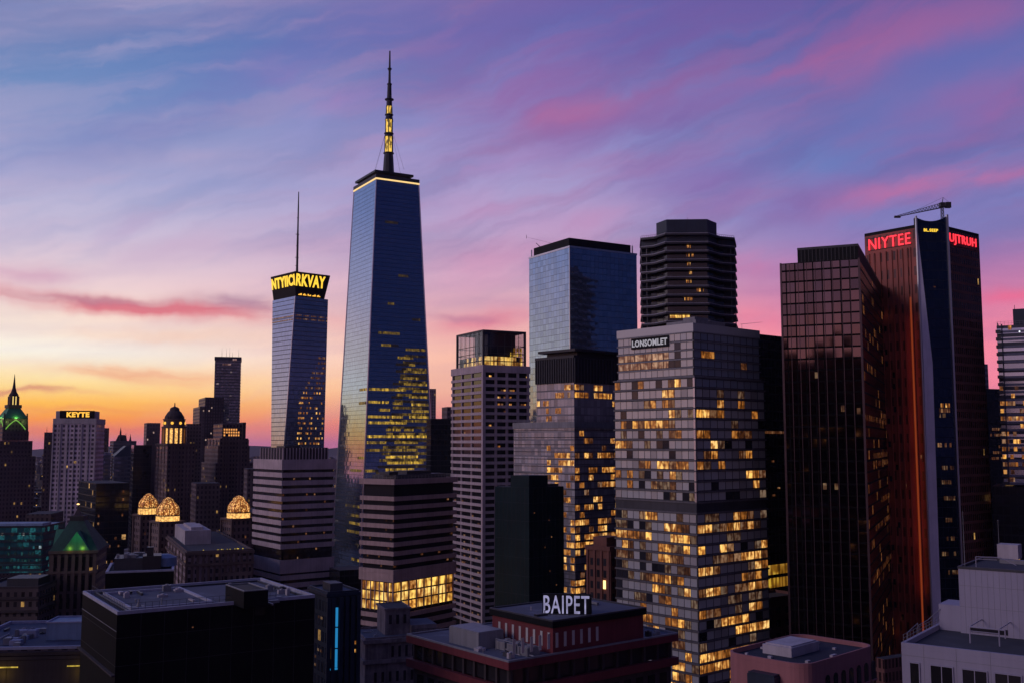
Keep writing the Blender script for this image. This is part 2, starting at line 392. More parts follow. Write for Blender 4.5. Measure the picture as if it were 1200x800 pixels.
class Bld:
    """a building on a rectangular plan. Local x runs along its right face, local y along its left face, from the near corner."""
    def __init__(s, name, label, cat, xl, xc, xr, yt, D, b=None, yl=None, yr=None, W=None, Dp=None, group=None):
        ends = []
        if yl is not None: ends.append(('L', xl, yl))
        if yr is not None: ends.append(('R', xr, yr))
        s.b = R(b) if b is not None else fit_yaw(xc, D, yt, ends)
        C = at(xc, yt, D); s.C = C; s.D = D; s.h = C.z
        s.W = W if W is not None else (corner_len(xc, yt, D, s.b, 'R', xr, yr if yr is not None else yt) or 30.0)
        s.L = Dp if Dp is not None else (corner_len(xc, yt, D, s.b, 'L', xl, yl if yl is not None else yt) or 30.0)
        s.root = empty(name, (C.x, C.y, 0), s.b); tag(s.root, label, cat, group)
        s.xc = xc; s.yt = yt; s.wins = []
    def z(s, y, x=None, u=0.0, face='R'):
        """height of the photo row y on the near corner"""
        return at(s.xc, y, s.D).z
    def W2L(s, p): return s.root.matrix_basis.inverted() @ Vector(p)
    def part(s, name, mb, mats): return mb.build(name, mats, s.root)
    def box(s, name, mats, z0, z1, x0=0.0, x1=None, y0=0.0, y1=None, top=1):
        m = MB(); m.box(x0, s.W if x1 is None else x1, y0, s.L if y1 is None else y1, z0, z1, 0, top if isinstance(mats, (list, tuple)) and len(mats) > 1 else None)
        return s.part(name, m, mats)
    def rings(s, name, mat, zs, hgt, p, x0=0.0, x1=None, y0=0.0, y1=None):
        """the same horizontal band once per storey"""
        m = MB(); m.ring(x0, s.W if x1 is None else x1, y0, s.L if y1 is None else y1, p, 0, hgt)
        o = None
        for z in zs:
            if o is None: o = s.part(name, m, mat)
            else: o = o.copy(); COL.objects.link(o); o.parent = s.root
            o.location = (0, 0, z)
    def fins(s, name, mat, face, us, z0, z1, w, p, gap=0.0, y0=0.0, x0=0.0):
        m = MB(); m.box(-w/2, w/2, -p-gap, -gap, 0, z1-z0)
        o = None
        for u in us:
            if o is None: o = s.part(name, m, mat)
            else: o = o.copy(); COL.objects.link(o); o.parent = s.root
            s.place(o, face, u, z0, x0, y0)
    def place(s, o, face, u, z, x0=0.0, y0=0.0, off=0.0):
        if face == 'R': o.location = (u, y0-off, z); o.rotation_euler = (0, 0, 0)
        else: o.location = (x0-off, u, z); o.rotation_euler = (0, 0, -math.pi/2)
    def grid(s, face, u0, u1, z0, z1, nx, nz, fw, fh, cls, off=0.03, x0=0.0, y0=0.0, skip=None):
        """one window per cell; cls(i, j) gives (part name, material); j counts from the top"""
        cw = (u1-u0)/nx; ch = (z1-z0)/nz
        for j in range(nz):
            for i in range(nx):
                c = cls(i, j)
                if c: s.wins.append((face, u0+(i+.5)*cw, z1-(j+.5)*ch, cw*fw, ch*fh, off, x0, y0, c[0], c[1]))
    def flush(s, cap=96):
        by = {}
        for w in s.wins: by.setdefault(w[8], []).append(w)
        cache = {}
        for name, ws in by.items():
            ws.sort(key=lambda w: -w[3]*w[4])
            for w in ws[:cap]:
                key = (round(w[3], 2), round(w[4], 2), w[9])
                if key not in cache:
                    m = MB(); a, h = w[3]/2, w[4]/2
                    m.box(-a, a, -0.06, 0, -h, h)
                    o = s.part(name, m, w[9]); cache[key] = o.data
                else:
                    o = bpy.data.objects.new(name, cache[key]); COL.objects.link(o); o.parent = s.root
                s.place(o, w[0], w[1], w[2], w[6], w[7], w[5])
            rest = ws[cap:]
            if rest:
                mats = sorted({w[9] for w in rest}); m = MB()
                for w in rest:
                    a, h = w[3]/2, w[4]/2; i0 = len(m.v)
                    m.box(-a, a, -0.06, 0, -h, h, mats.index(w[9]))
                    rr = random.random()*.98+.01
                    for q in range(6): m.rn[-1-q] = rr
                    for k in range(i0, len(m.v)):
                        x, y, z = m.v[k]
                        m.v[k] = (w[1]+x, w[7]-w[5]+y, w[2]+z) if w[0] == 'R' else (w[6]-w[5]+y, w[1]-x, w[2]+z)
                o = s.part(name, m, mats); o['kind'] = 'stuff'
        s.wins = []
    def parapet(s, mat, z, hgt=1.1, t=0.4, x0=0.0, x1=None, y0=0.0, y1=None, name='parapet'):
        x1 = s.W if x1 is None else x1; y1 = s.L if y1 is None else y1
        m = MB(); m.ring(x0+t, x1-t, y0+t, y1-t, t, z+0.003, z+hgt)
        return s.part(name, m, mat)

def text_mesh(body, w, h, depth, mat, bold=0.03, squash=True):
    """lettering fitted to a w x h board, standing in the local xz plane and facing -y, left end at x=0"""
    cu = bpy.data.curves.new('lettering', 'FONT'); cu.body = body; cu.extrude = 0.05; cu.offset = bold; cu.resolution_u = 3; cu.space_character = 1.1
    o = bpy.data.objects.new('lettering', cu); COL.objects.link(o)
    dg = bpy.context.evaluated_depsgraph_get(); dg.update()
    me = bpy.data.meshes.new_from_object(o.evaluated_get(dg))
    COL.objects.unlink(o); bpy.data.objects.remove(o)
    xs = [v.co.x for v in me.vertices]; ys = [v.co.y for v in me.vertices]
    x0, x1, y0, y1 = min(xs), max(xs), min(ys), max(ys)
    for v in me.vertices:
        x, y, z = v.co
        v.co = ((x-x0)/(x1-x0)*w, -(z+0.05)/0.1*depth, (y-y0)/(y1-y0)*h)
    me.materials.clear(); me.materials.append(MATS[mat])
    return me
def lettering(name, body, w, h, depth, mat, parent, loc, rz=0.0, bold=0.03):
    me = text_mesh(body, w, h, depth, mat, bold)
    o = bpy.data.objects.new(name, me); COL.objects.link(o); o.parent = parent; o.location = loc; o.rotation_euler = (0, 0, rz)
    return o
# ------------------------------------------------------------------ palette
plain('brown_stone', (.12,.082,.078), .9); plain('dark_stone', (.055,.043,.05), .9); plain('mauve_concrete', (.46,.37,.39), .85)
plain('brown_concrete', (.37,.265,.26), .85); plain('pale_concrete', (.42,.38,.41), .85); plain('white_panel', (.33,.31,.40), .7, var=.10)
plain('pink_render', (.36,.15,.155), .85, var=.15); plain('red_paint', (.15,.027,.036), .75); plain('red_stone', (.16,.07,.065), .8)
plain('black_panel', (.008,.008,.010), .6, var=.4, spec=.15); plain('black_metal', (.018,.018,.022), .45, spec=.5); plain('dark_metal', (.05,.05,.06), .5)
plain('grey_metal', (.22,.22,.24), .5); plain('silver_trim', (.62,.60,.64), .28, metal=.8, var=.1); plain('teal_panel', (.004,.017,.021), .6, var=.3, spec=.2)
plain('roof_gravel', (.24,.255,.35), .95, var=.6, scale=.22, grime=False); plain('dark_roof', (.09,.09,.11), .95, var=.4, scale=.3, grime=False)
plain('green_copper', (.06,.22,.13), .7); plain('navy_panel', (.020,.030,.055), .5); plain('louvre_black', (.015,.015,.022), .6)
plain('blue_unit', (.20,.28,.40), .6); plain('bronze_fin', (.10,.062,.066), .35, metal=.5); plain('rust_cladding', (.26,.075,.05), .65)
plain('asphalt', (.05,.05,.055), .9, scale=.02, grime=False); plain('kerb_stone', (.25,.25,.26), .9); plain('white_paint', (.75,.75,.75), .7)
plain('balcony_concrete', (.37,.39,.48), .7); plain('gold_leaf', (.7,.42,.10), .35, metal=.7)
panes('dark_glass', (.018,.018,.024), (.05,.05,.062), .25, .08)
panes('ribbon_glass', (.012,.012,.016), (.035,.032,.04), .1, .10)
panes('pale_glass', (.49,.495,.48), (.57,.57,.555), .12, .15, .015)
panes('blind_glass', (.38,.375,.365), (.47,.46,.45), .15, .25, .02)
panes('crown_glass', (.25,.27,.33), (.42,.42,.5), .75, .06, .01)
lit_panes('lit_room', (1.0,.48,.09), (1.0,.60,.20), 1.25, .22)
lit_panes('dim_room', (.85,.40,.15), (.75,.45,.28), .34, .3)
lit_panes('gold_room', (1.0,.58,.10), (1.0,.66,.20), 1.4, .55, .6)
lit_panes('blind_room', (1.0,.60,.36), (1.0,.68,.46), .17, .45)
lit_panes('yellow_room', (1.0,.62,.05), (1.0,.58,.12), .75, .35, .35)
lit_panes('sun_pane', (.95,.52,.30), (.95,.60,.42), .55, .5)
lit_panes('teal_room', (.05,.42,.58), (.10,.60,.48), .24, .05)
glow('gold_light', (1.0,.56,.12), 1.1); glow('gold_line', (1.0,.66,.26), 1.1); glow('yellow_letter', (1.0,.62,.05), 1.25); glow('orange_letter', (1.0,.50,.06), 1.3)
glow('red_letter', (1.0,.035,.055), 1.6, True); glow('white_letter', (.60,.57,.95), .46, var=.25); glow('cyan_tube', (.03,.40,.90), .5, True)
glow('dim_yellow', (1.0,.70,.10), .5, var=.5); glow('red_lamp', (1.0,.03,.05), 2.0); glow('orange_strip', (1.0,.16,.04), .20, True); glow('warm_lamp', (1.0,.60,.22), 2.5); glow('white_lamp', (.9,.92,1.0), 2.0)

# tower glass
facade('tower_glass', (.04,.05,.07), (.36,.47,.62), 1.6, 4.0, .95, .93, metal=.85, rough=.05, tilt=.006, seed=2, gvar=.10, wmetal=.5, wrough=.3)
facade('blue_glass', (.05,.06,.09), (.32,.45,.60), 3.2, 3.9, .96, .95, metal=.8, rough=.05, tilt=.010, seed=3, gvar=.14, wmetal=.5, wrough=.3)
facade('crown_tower_glass', (.10,.10,.12), (.40,.50,.66), 1.8, 4.0, .92, .86, metal=.85, rough=.06, tilt=.006, seed=4, gvar=.10)
facade('bronze_glass', (.006,.005,.006), (.17,.11,.115), 2.9, 3.7, .86, .84, metal=1.0, rough=.05, tilt=.010, seed=5, gvar=.22)
MATS['bronze_glass'].node_tree.nodes['Principled BSDF'].inputs['Specular IOR Level'].default_value = .06
facade('bronze_glass_dark', (.020,.014,.014), (.05,.036,.036), 1.5, 3.7, .72, .80, lit=.05, st=.35, litcol=(1,.35,.10), metal=.8, rough=.1, tilt=.01, seed=6)
facade('brown_wall_fine', (.15,.06,.052), (.05,.026,.026), 1.5, 3.7, .6, .7, lit=.015, st=.6, metal=.2, rough=.2, seed=7, gvar=.5)
facade('rust_wall', (.30,.075,.055), (.10,.036,.03), 3.0, 7.4, .35, .5, seed=8, metal=.1, rough=.3, wrough=.6)
facade('navy_glass', (.02,.03,.045), (.10,.17,.24), 2.4, 3.8, .96, .93, metal=.7, rough=.05, tilt=.006, seed=9, gvar=.12)
facade('smoky_glass', (.22,.21,.225), (.40,.385,.41), 2.1, 3.6, .90, .82, metal=.15, rough=.18, tilt=.03, seed=10, gvar=.3)
facade('slat_glass', (.06,.06,.08), (.40,.48,.66), 9.0, 3.5, 1.0, .60, lit=.0, metal=.8, rough=.10, tilt=.01, seed=11, gvar=.2)
MATS['bronze_glass_dark'].node_tree.nodes['Principled BSDF'].inputs['Specular IOR Level'].default_value = .1
# far stone and office walls, whose windows are a pixel or two across
facade('stone_brown', (.17,.118,.115), (.030,.026,.034), 2.6, 3.6, .45, .55, lit=.05, st=.32, seed=12, rough=.2)
facade('stone_dark', (.11,.08,.09), (.025,.022,.03), 2.8, 3.6, .45, .55, lit=.05, st=.30, seed=13, rough=.2)
facade('stone_mauve', (.28,.21,.23), (.035,.03,.04), 3.0, 3.6, .55, .55, lit=.05, st=.3, seed=14, rough=.2)
facade('hotel_grid', (.58,.49,.57), (.07,.06,.085), 3.1, 3.5, .60, .55, lit=.012, st=.6, seed=15, rough=.2)
facade('office_blue', (.10,.11,.15), (.16,.18,.27), 3.0, 3.8, .9, .6, lit=.015, st=.6, seed=16, metal=.6, rough=.1, tilt=.01)
facade('office_grey', (.13,.13,.17), (.08,.09,.12), 5.0, 3.8, .95, .5, lit=.02, st=.6, seed=17, metal=.3, rough=.15)
facade('night_glass', (.010,.012,.018), (.022,.030,.042), 2.6, 3.8, .9, .8, lit=.05, st=.55, litcol=(1,.55,.2), seed=18, metal=.3, rough=.12)
facade('night_glass_calm', (.010,.011,.016), (.018,.022,.030), 2.6, 3.8, .9, .8, lit=.015, st=.5, litcol=(1,.55,.2), seed=19, metal=.3, rough=.12)
facade('teal_lit', (.02,.045,.06), (.02,.10,.12), 3.0, 3.6, .92, .62, lit=.5, litcol=(.06,.42,.48), st=.16, seed=20, rough=.15, spread=.9)
facade('distant_mix', (.014,.012,.016), (.010,.010,.014), 4.0, 4.0, .5, .5, lit=.03, st=1.2, seed=21)

# ------------------------------------------------------------------ setting
def setting():
    m = MB(); n = 64
    rs = [0, 600, 2000, 6000, 14000]
    for a, b in zip(rs, rs[1:]):
        for k in range(n):
            t0 = k*2*math.pi/n; t1 = (k+1)*2*math.pi/n
            p = [(a*math.cos(t0),a*math.sin(t0),0),(b*math.cos(t0),b*math.sin(t0),0),(b*math.cos(t1),b*math.sin(t1),0),(a*math.cos(t1),a*math.sin(t1),0)]
            if a == 0: p = p[1:] if False else [p[0], p[1], p[2]]
            m.poly(p, [(q[0],q[1]) for q in p])
    mt, g, p = new_mat('city_ground')
    tc = g.node('ShaderNodeTexCoord'); geo = g.node('ShaderNodeNewGeometry')
    n1 = g.noise(tc.outputs['Object'], .004, 4.0); 
    g.put(p.inputs['Base Color'], g.mix(g.ss(n1, .35, .65), (.035,.034,.04,1), (.075,.065,.075,1))); p.inputs['Roughness'].default_value = .9
    v = g.node('ShaderNodeTexVoronoi'); g.put(v.inputs['Vector'], tc.outputs['Object']); v.inputs['Scale'].default_value = .028
    far = g.ss(g.vmath('LENGTH', geo.outputs['Position'], out=1), 1200, 2500)
    lamp = g.math('MULTIPLY', g.math('LESS_THAN', v.outputs['Distance'], .10), g.math('GREATER_THAN', g.sep(v.outputs['Color'])[0], .55))
    p.inputs['Emission Color'].default_value = (1, .62, .34, 1)
    g.put(p.inputs['Emission Strength'], g.math('MULTIPLY', g.math('MULTIPLY', lamp, far), 1.4)); mt.cycles.emission_sampling = 'NONE'
    tag(m.build('ground', mt), kind='structure')
    # streets of the near blocks, with kerbed pavements and lane paint
    w = MB()
    def strip(mb, a, b, wd, z, off=0.0):
        a = Vector((a[0],a[1],0)); b = Vector((b[0],b[1],0)); d = (b-a).normalized(); nrm = Vector((-d.y, d.x, 0))
        q = [a+nrm*(off-wd/2), b+nrm*(off-wd/2), b+nrm*(off+wd/2), a+nrm*(off+wd/2)]
        mb.poly([(v.x, v.y, z) for v in q], [(0,0),(1,0),(1,1),(0,1)])
    A = [((70,130),(190,330)), ((-160,190),(60,560))]
    for k, (a, b) in enumerate(A):
        r = MB(); strip(r, a, b, 14, .004+.008*k); tag(r.build('road', 'asphalt'), kind='structure')
        l = MB(); d = (Vector(b)-Vector(a)); L = d.length; d.normalize()
        for i in range(int(L/9)):
            p0 = Vector(a)+d*(i*9+1); p1 = p0+d*3; strip(l, p0, p1, .18, .008+.008*k)
        tag(l.build('lane_marking', 'white_paint'), kind='structure')
        pv = MB()
        for sgn in (-1, 1):
            nn = Vector((-d.y, d.x))
            p0 = Vector(a)+nn*sgn*9; p1 = Vector(b)+nn*sgn*9
            q = [p0-nn*2, p1-nn*2, p1+nn*2, p0+nn*2]
            pv.prism([(v.x,v.y) for v in q], 0, [(v.x,v.y) for v in q], .14)
        tag(pv.build('pavement', 'kerb_stone'), kind='structure')
    # far hills on the horizon
    h = MB(); N = 160; rnd = random.Random(3)
    hs = [40+38*abs(math.sin(k*.37))+30*math.sin(k*.11+1)+rnd.random()*14 for k in range(N)]
    for k in range(N):
        t0 = R(-70+140*k/N); t1 = R(-70+140*(k+1)/N); a = hs[k]; b = hs[(k+1) % N]
        f = lambda t, r, z: (math.sin(t)*r, math.cos(t)*r, z)
        h.poly([f(t0,11500,0), f(t1,11500,0), f(t1,12800,b), f(t0,12800,a)][::-1], [(0,0)]*4)
        h.poly([f(t0,12800,a), f(t1,12800,b), f(t1,13900,0), f(t0,13900,0)][::-1], [(0,0)]*4)
    plain('hill_wood', (.05,.055,.05), .95, scale=.002, grime=False)
    tag(h.build('hills', 'hill_wood'), kind='structure')
    # the low city that runs on to the horizon: one mass
    c = MB(); rnd = random.Random(11)
    for k in range(5200):
        t = R(rnd.uniform(-48, 48)); r = 1550+9000*rnd.random()**1.7
        x, y = math.sin(t)*r, math.cos(t)*r
        q = rnd.random(); hh = 8+34*q**2+(45*rnd.random() if rnd.random() < .07 else 0)
        w_, d_ = rnd.uniform(14, 50), rnd.uniform(14, 50); a = R(rnd.choice((38, 42, 45)))
        ca, sa = math.cos(a), math.sin(a)
        P = [(x+ca*u-sa*v, y+sa*u+ca*v) for u, v in ((0,0),(w_,0),(w_,d_),(0,d_))]
        c.prism(P, 0, P, hh, 0, 1, False)
    for az_, r, w_, hh in ((-50,330,40,186),(-57,300,52,224),(-64,340,46,213),(-71,310,50,231),(-80,420,44,166),(-92,500,50,172),(-104,460,46,176),(-38,640,40,176)):
        x, y = math.sin(R(az_))*r, math.cos(R(az_))*r
        P = [(x+.73*u-.68*v, y+.68*u+.73*v) for u, v in ((0,0),(w_,0),(w_,30),(0,30))]
        c.prism(P, 0, P, hh, 0, 1, False)
        P = [(x+.73*u-.68*v, y+.68*u+.73*v) for u, v in ((8,6),(w_-14,6),(w_-14,24),(8,24))]
        c.prism(P, hh+.01, P, hh+9, 0, 1, False)
    for s_, w_, hh in ((-56,20,208),(-36,18,222),(-18,22,214),(4,16,226),(20,20,217),(40,16,210)):
        x, y = -150+.855*s_, -72-.52*s_
        P = [(x+.855*u-.52*v, y-.52*u-.855*v) for u, v in ((0,24),(w_,24),(w_,0),(0,0))]
        c.prism(P, 0, P, hh, 0, 1, False)
    # blocks beside and behind the viewpoint, mirrored in the glass towers
    for k in range(420):
        t = R(rnd.uniform(62, 298)); r = rnd.uniform(230, 1500)
        x, y = math.sin(t)*r, math.cos(t)*r
        hh = 20+95*rnd.random()**1.6
        w_, d_ = rnd.uniform(22, 50), rnd.uniform(22, 50)
        P = [(x+.73*u-.68*v, y+.68*u+.73*v) for u, v in ((0,0),(w_,0),(w_,d_),(0,d_))]
        c.prism(P, 0, P, hh, 0, 1, False)
    tag(c.build('distant_city', ['distant_mix', 'dark_roof']), 'low dark city spreading to the purple horizon', 'city', kind='stuff')
setting()

def antenna(b, loc, h, r=.25, name='antenna'):
    m = MB(); m.tube((0,0,0), (0,0,h*.55), r, r*.7, 6); m.tube((0,0,h*.55), (0,0,h), r*.55, r*.25, 6)
    o = b.part(name, m, 'black_metal'); o.location = loc; return o

# ------------------------------------------------------------------ the tall tapering tower
def tall_tower():
    D = 960.0
    b = Bld('glass_skyscraper', 'tallest tower, tapering blue glass with a gold-lit spire and lit yellow office floors', 'skyscraper', 415, 441, 491, 206, D, b=30)
    zt = b.h
    yb = 680
    Cb = at(421.5, yb, D*.985); bl = at(387.5, yb, D); br = at(513.5, yb, D)
    ang = b.b
    c0 = (0.0, 0.0); top = [c0, (b.W, 0), (b.W, b.L), (0, b.L)]
    p = b.W2L(Vector((Cb.x, Cb.y, 0)))
    Wb = corner_len(421.5, yb, D*.985, ang, 'R', 513.5, yb); Lb = corner_len(421.5, yb, D*.985, ang, 'L', 387.5, yb)
    zb = at(421.5, yb, D*.985).z
    bot = [(p.x, p.y), (p.x+Wb, p.y), (p.x+Wb, p.y+Lb), (p.x, p.y+Lb)]
    m = MB(); m.prism(bot, zb, top, zt-3.5, 0, 1); b.part('curtain_wall', m, ['tower_glass', 'dark_roof'])
    m = MB(); m.prism(bot, 0, bot, zb-.01, 0, None); b.part('base', m, 'navy_panel')
    def P(i, z):
        k = (z-zb)/(zt-3.5-zb); return Vector((bot[i][0]+(top[i][0]-bot[i][0])*k, bot[i][1]+(top[i][1]-bot[i][1])*k, z))
    for i in (0, 1, 3):
        m = MB(); m.tube(P(i, zb), P(i, zt-3.6), .75, .55, 6); b.part('corner_trim', m, 'silver_trim')
    m = MB(); m.ring(0, b.W, 0, b.L, .5, zt-3.4, zt-1.9); b.part('light_band', m, 'gold_line')
    m = MB(); m.ring(0, b.W, 0, b.L, .45, zt-1.88, zt+1.6); b.part('parapet', m, 'dark_metal')
    # roof plant and ring under the mast
    q_ = b.W2L(at(455.2, 200, D+20)); cx, cy = q_.x, q_.y
    m = MB(); m.box(b.W*.06, b.W*.86, b.L*.1, b.L*.9, zt-3.4, zt+4.5); m.box(b.W*.0, b.W*.9, b.L*.05, b.L*.95, zt+4.52, zt+6.6)
    m.box(b.W*.14, b.W*.72, b.L*.2, b.L*.8, zt+6.62, zt+9); b.part('roof_platform', m, 'black_metal')
    S = D/1200.0
    z0 = zt+9
    prof = [(207,6.4,'d'),(196,5.8,'d'),(186,5.2,'d'),(180,4.6,'g'),(163,4.3,'g'),(161,4.9,'d'),(157,4.0,'g'),(143,3.8,'g'),(141,4.4,'d'),(135,3.4,'g'),(125,3.2,'d'),(118,3.0,'d'),(117,3.7,'d'),(115,2.6,'d'),(100,2.2,'d'),(99,1.5,'d'),(84,1.2,'d'),(82,1.6,'d'),(81,1.15,'d'),(60,.75,'d')]
    o = MB(); L = MB()
    zz = [at(455.2, y, D+20).z for y, _, _ in prof]
    for k in range(len(prof)-1):
        r0 = prof[k][1]*.92; r1 = prof[k+1][1]*.92
        if prof[k][2] == 'g':
            n = 6
            for q in range(n):   # lit panels between dark ribs
                a = 2*math.pi*q/n
                o.tube((cx+math.cos(a)*r0, cy+math.sin(a)*r0, zz[k]), (cx+math.cos(a)*r1, cy+math.sin(a)*r1, zz[k+1]), .5, .5, 5)
            L.lathe([(r0*.9, zz[k]), (r1*.9, zz[k+1])], 12, cx, cy)
        else: o.lathe([(r0, zz[k]), (r1, zz[k+1])], 10, cx, cy)
        if k % 3 == 0: o.lathe([(r0+.1, zz[k]-.4), (r0+1.1, zz[k]-.4), (r0+1.1, zz[k]+.4), (r0+.1, zz[k]+.4)], 10, cx, cy)
    mast = b.part('spire', o, 'black_metal')
    gl = L.build('spire_light', 'spire_glow', mast)
    for q in range(4):
        a = R(20+90*q); m = MB(); m.tube((cx, cy, zz[8]), (cx+math.cos(a)*b.W*.42, cy+math.sin(a)*b.L*.42, zt+6.6), .09, .09, 4); b.part('guy_wire', m, 'dark_metal')
    # lit office floors: rows of lit panes on the dark face, broken by unlit bays
    rows = [(259,.22,.50,.10),(321,.5,.7,.1),(355,.3,.42,.2),(372,.75,.9,.25),(390,.14,.52,.35),(404,.2,.5,.4),(418,.48,.75,.45),(426,.45,.78,.45),(434,.45,.98,.4),(442,.52,.97,.6),(449,.40,.97,.55),
        (456,.02,.62,.85),(457,.72,.98,.55),(464,.66,.98,.7),(465,.38,.56,.3),(471,.02,.34,.8),(472,.4,.56,.5),(480,.18,.36,.6),(473,.7,.98,.8),(481,.7,.98,.55),
        (488,.02,.98,.85),(495,.03,.62,1.0),(503,.3,.9,.5),(511,.02,.99,1.2),(518,.02,.79,.6),(527,.02,.78,.35),(535,.30,.78,1.15),(542,.32,.86,.95),(550,.3,.72,.95),(557,.30,.66,.8),(551,-.02,.2,.5),(566,.2,.7,.5)]
    panel = {}
    def face_pt(f, t, z):
        a, c = (P(0, z), P(1, z)) if f == 'R' else (P(0, z), P(3, z))
        return a+(c-a)*t
    def row(f, y, t0, t1, st):
        z = at(428, y, D).z; hh = 2.5
        a0 = face_pt(f, max(t0, .015), z-hh/2); a1 = face_pt(f, min(t1, .985), z-hh/2); b1 = face_pt(f, min(t1, .985), z+hh/2); b0 = face_pt(f, max(t0, .015), z+hh/2)
        nrm = (a1-a0).cross(b0-a0).normalized()
        if f == 'L': nrm = -nrm
        m = MB(); n = max(2, int((a1-a0).length/1.6)); rnd = random.Random(int(y*10+t0*100))
        run = 0; on = True
        for k in range(n):
            if run <= 0:
                on = rnd.random() < min(.97, .58+st*.42); run = rnd.randint(2, 7)
            run -= 1
            whole = f == 'L' or n < 24 or y < 446 or st < .35
            if not on and not whole: continue
            q = []
            for A_, B_, off in ((a0, a1, 0), (b0, b1, 0)):
                q.append((A_+(B_-A_)*(k/n+.06/n)+nrm*.10, A_+(B_-A_)*((k+1)/n-.06/n)+nrm*.10))
            pts = [q[0][0], q[0][1], q[1][1], q[1][0]]
            if f == 'L': pts = pts[::-1]
            m.poly(pts, [(0,0),(1,0),(1,1),(0,1)], 0, min(.98, st*.44*rnd.uniform(.2, 1.5)) if on else .012)
        if len(m.f) > 7 or whole: b.part('lit_floor', m, 'tower_lit')
    rq = random.Random(77)
    for k in range(25):
        y = 404.5+7.7*k; rows.append((y+3.4, max(.03, .62-.024*k), .97, rq.uniform(.10, .34)))
    for y, t0, t1, st in rows: row('R', y, t0, t1, st)
    for y, t0, t1, st in [(456,.0,.3,.7),(472,.0,.3,.55),(536,.0,.25,.4),(551,.1,.5,.35),(593,.0,.6,.3),(604,.0,.4,.3),(613,.0,.45,.55),(623,.0,.5,.35),(655,.0,.3,.5)]: row('L', y, t0, t1, st)

m_, g_, p_ = new_mat('tower_lit')
at_ = g_.node('ShaderNodeAttribute', attribute_name='rnd'); geo_ = g_.node('ShaderNodeNewGeometry')
n_ = g_.ss(g_.noise(geo_.outputs['Position'], .35, 3.0, .6), .33, .62, .25, 1.1)
p_.inputs['Emission Color'].default_value = (1.0, .60, .07, 1); p_.inputs['Base Color'].default_value = (.02,.03,.05,1)
g_.put(p_.inputs['Emission Strength'], g_.math('MULTIPLY', g_.math('MULTIPLY', at_.outputs['Fac'], n_), 1.25)); m_.cycles.emission_sampling = 'NONE'
m_, g_, p_ = new_mat('spire_glow')
geo_ = g_.node('ShaderNodeNewGeometry'); mp_ = g_.node('ShaderNodeMapping'); g_.put(mp_.inputs[0], geo_.outputs['Position']); mp_.inputs['Scale'].default_value = (.5,.5,.22)
p_.inputs['Emission Color'].default_value = (1.0, .62, .10, 1); p_.inputs['Base Color'].default_value = (.1,.08,.03,1)
g_.put(p_.inputs['Emission Strength'], g_.ss(g_.noise(mp_.outputs[0], 1.0, 2.0), .38, .6, .15, 1.1)); m_.cycles.emission_sampling = 'NONE'
tall_tower()

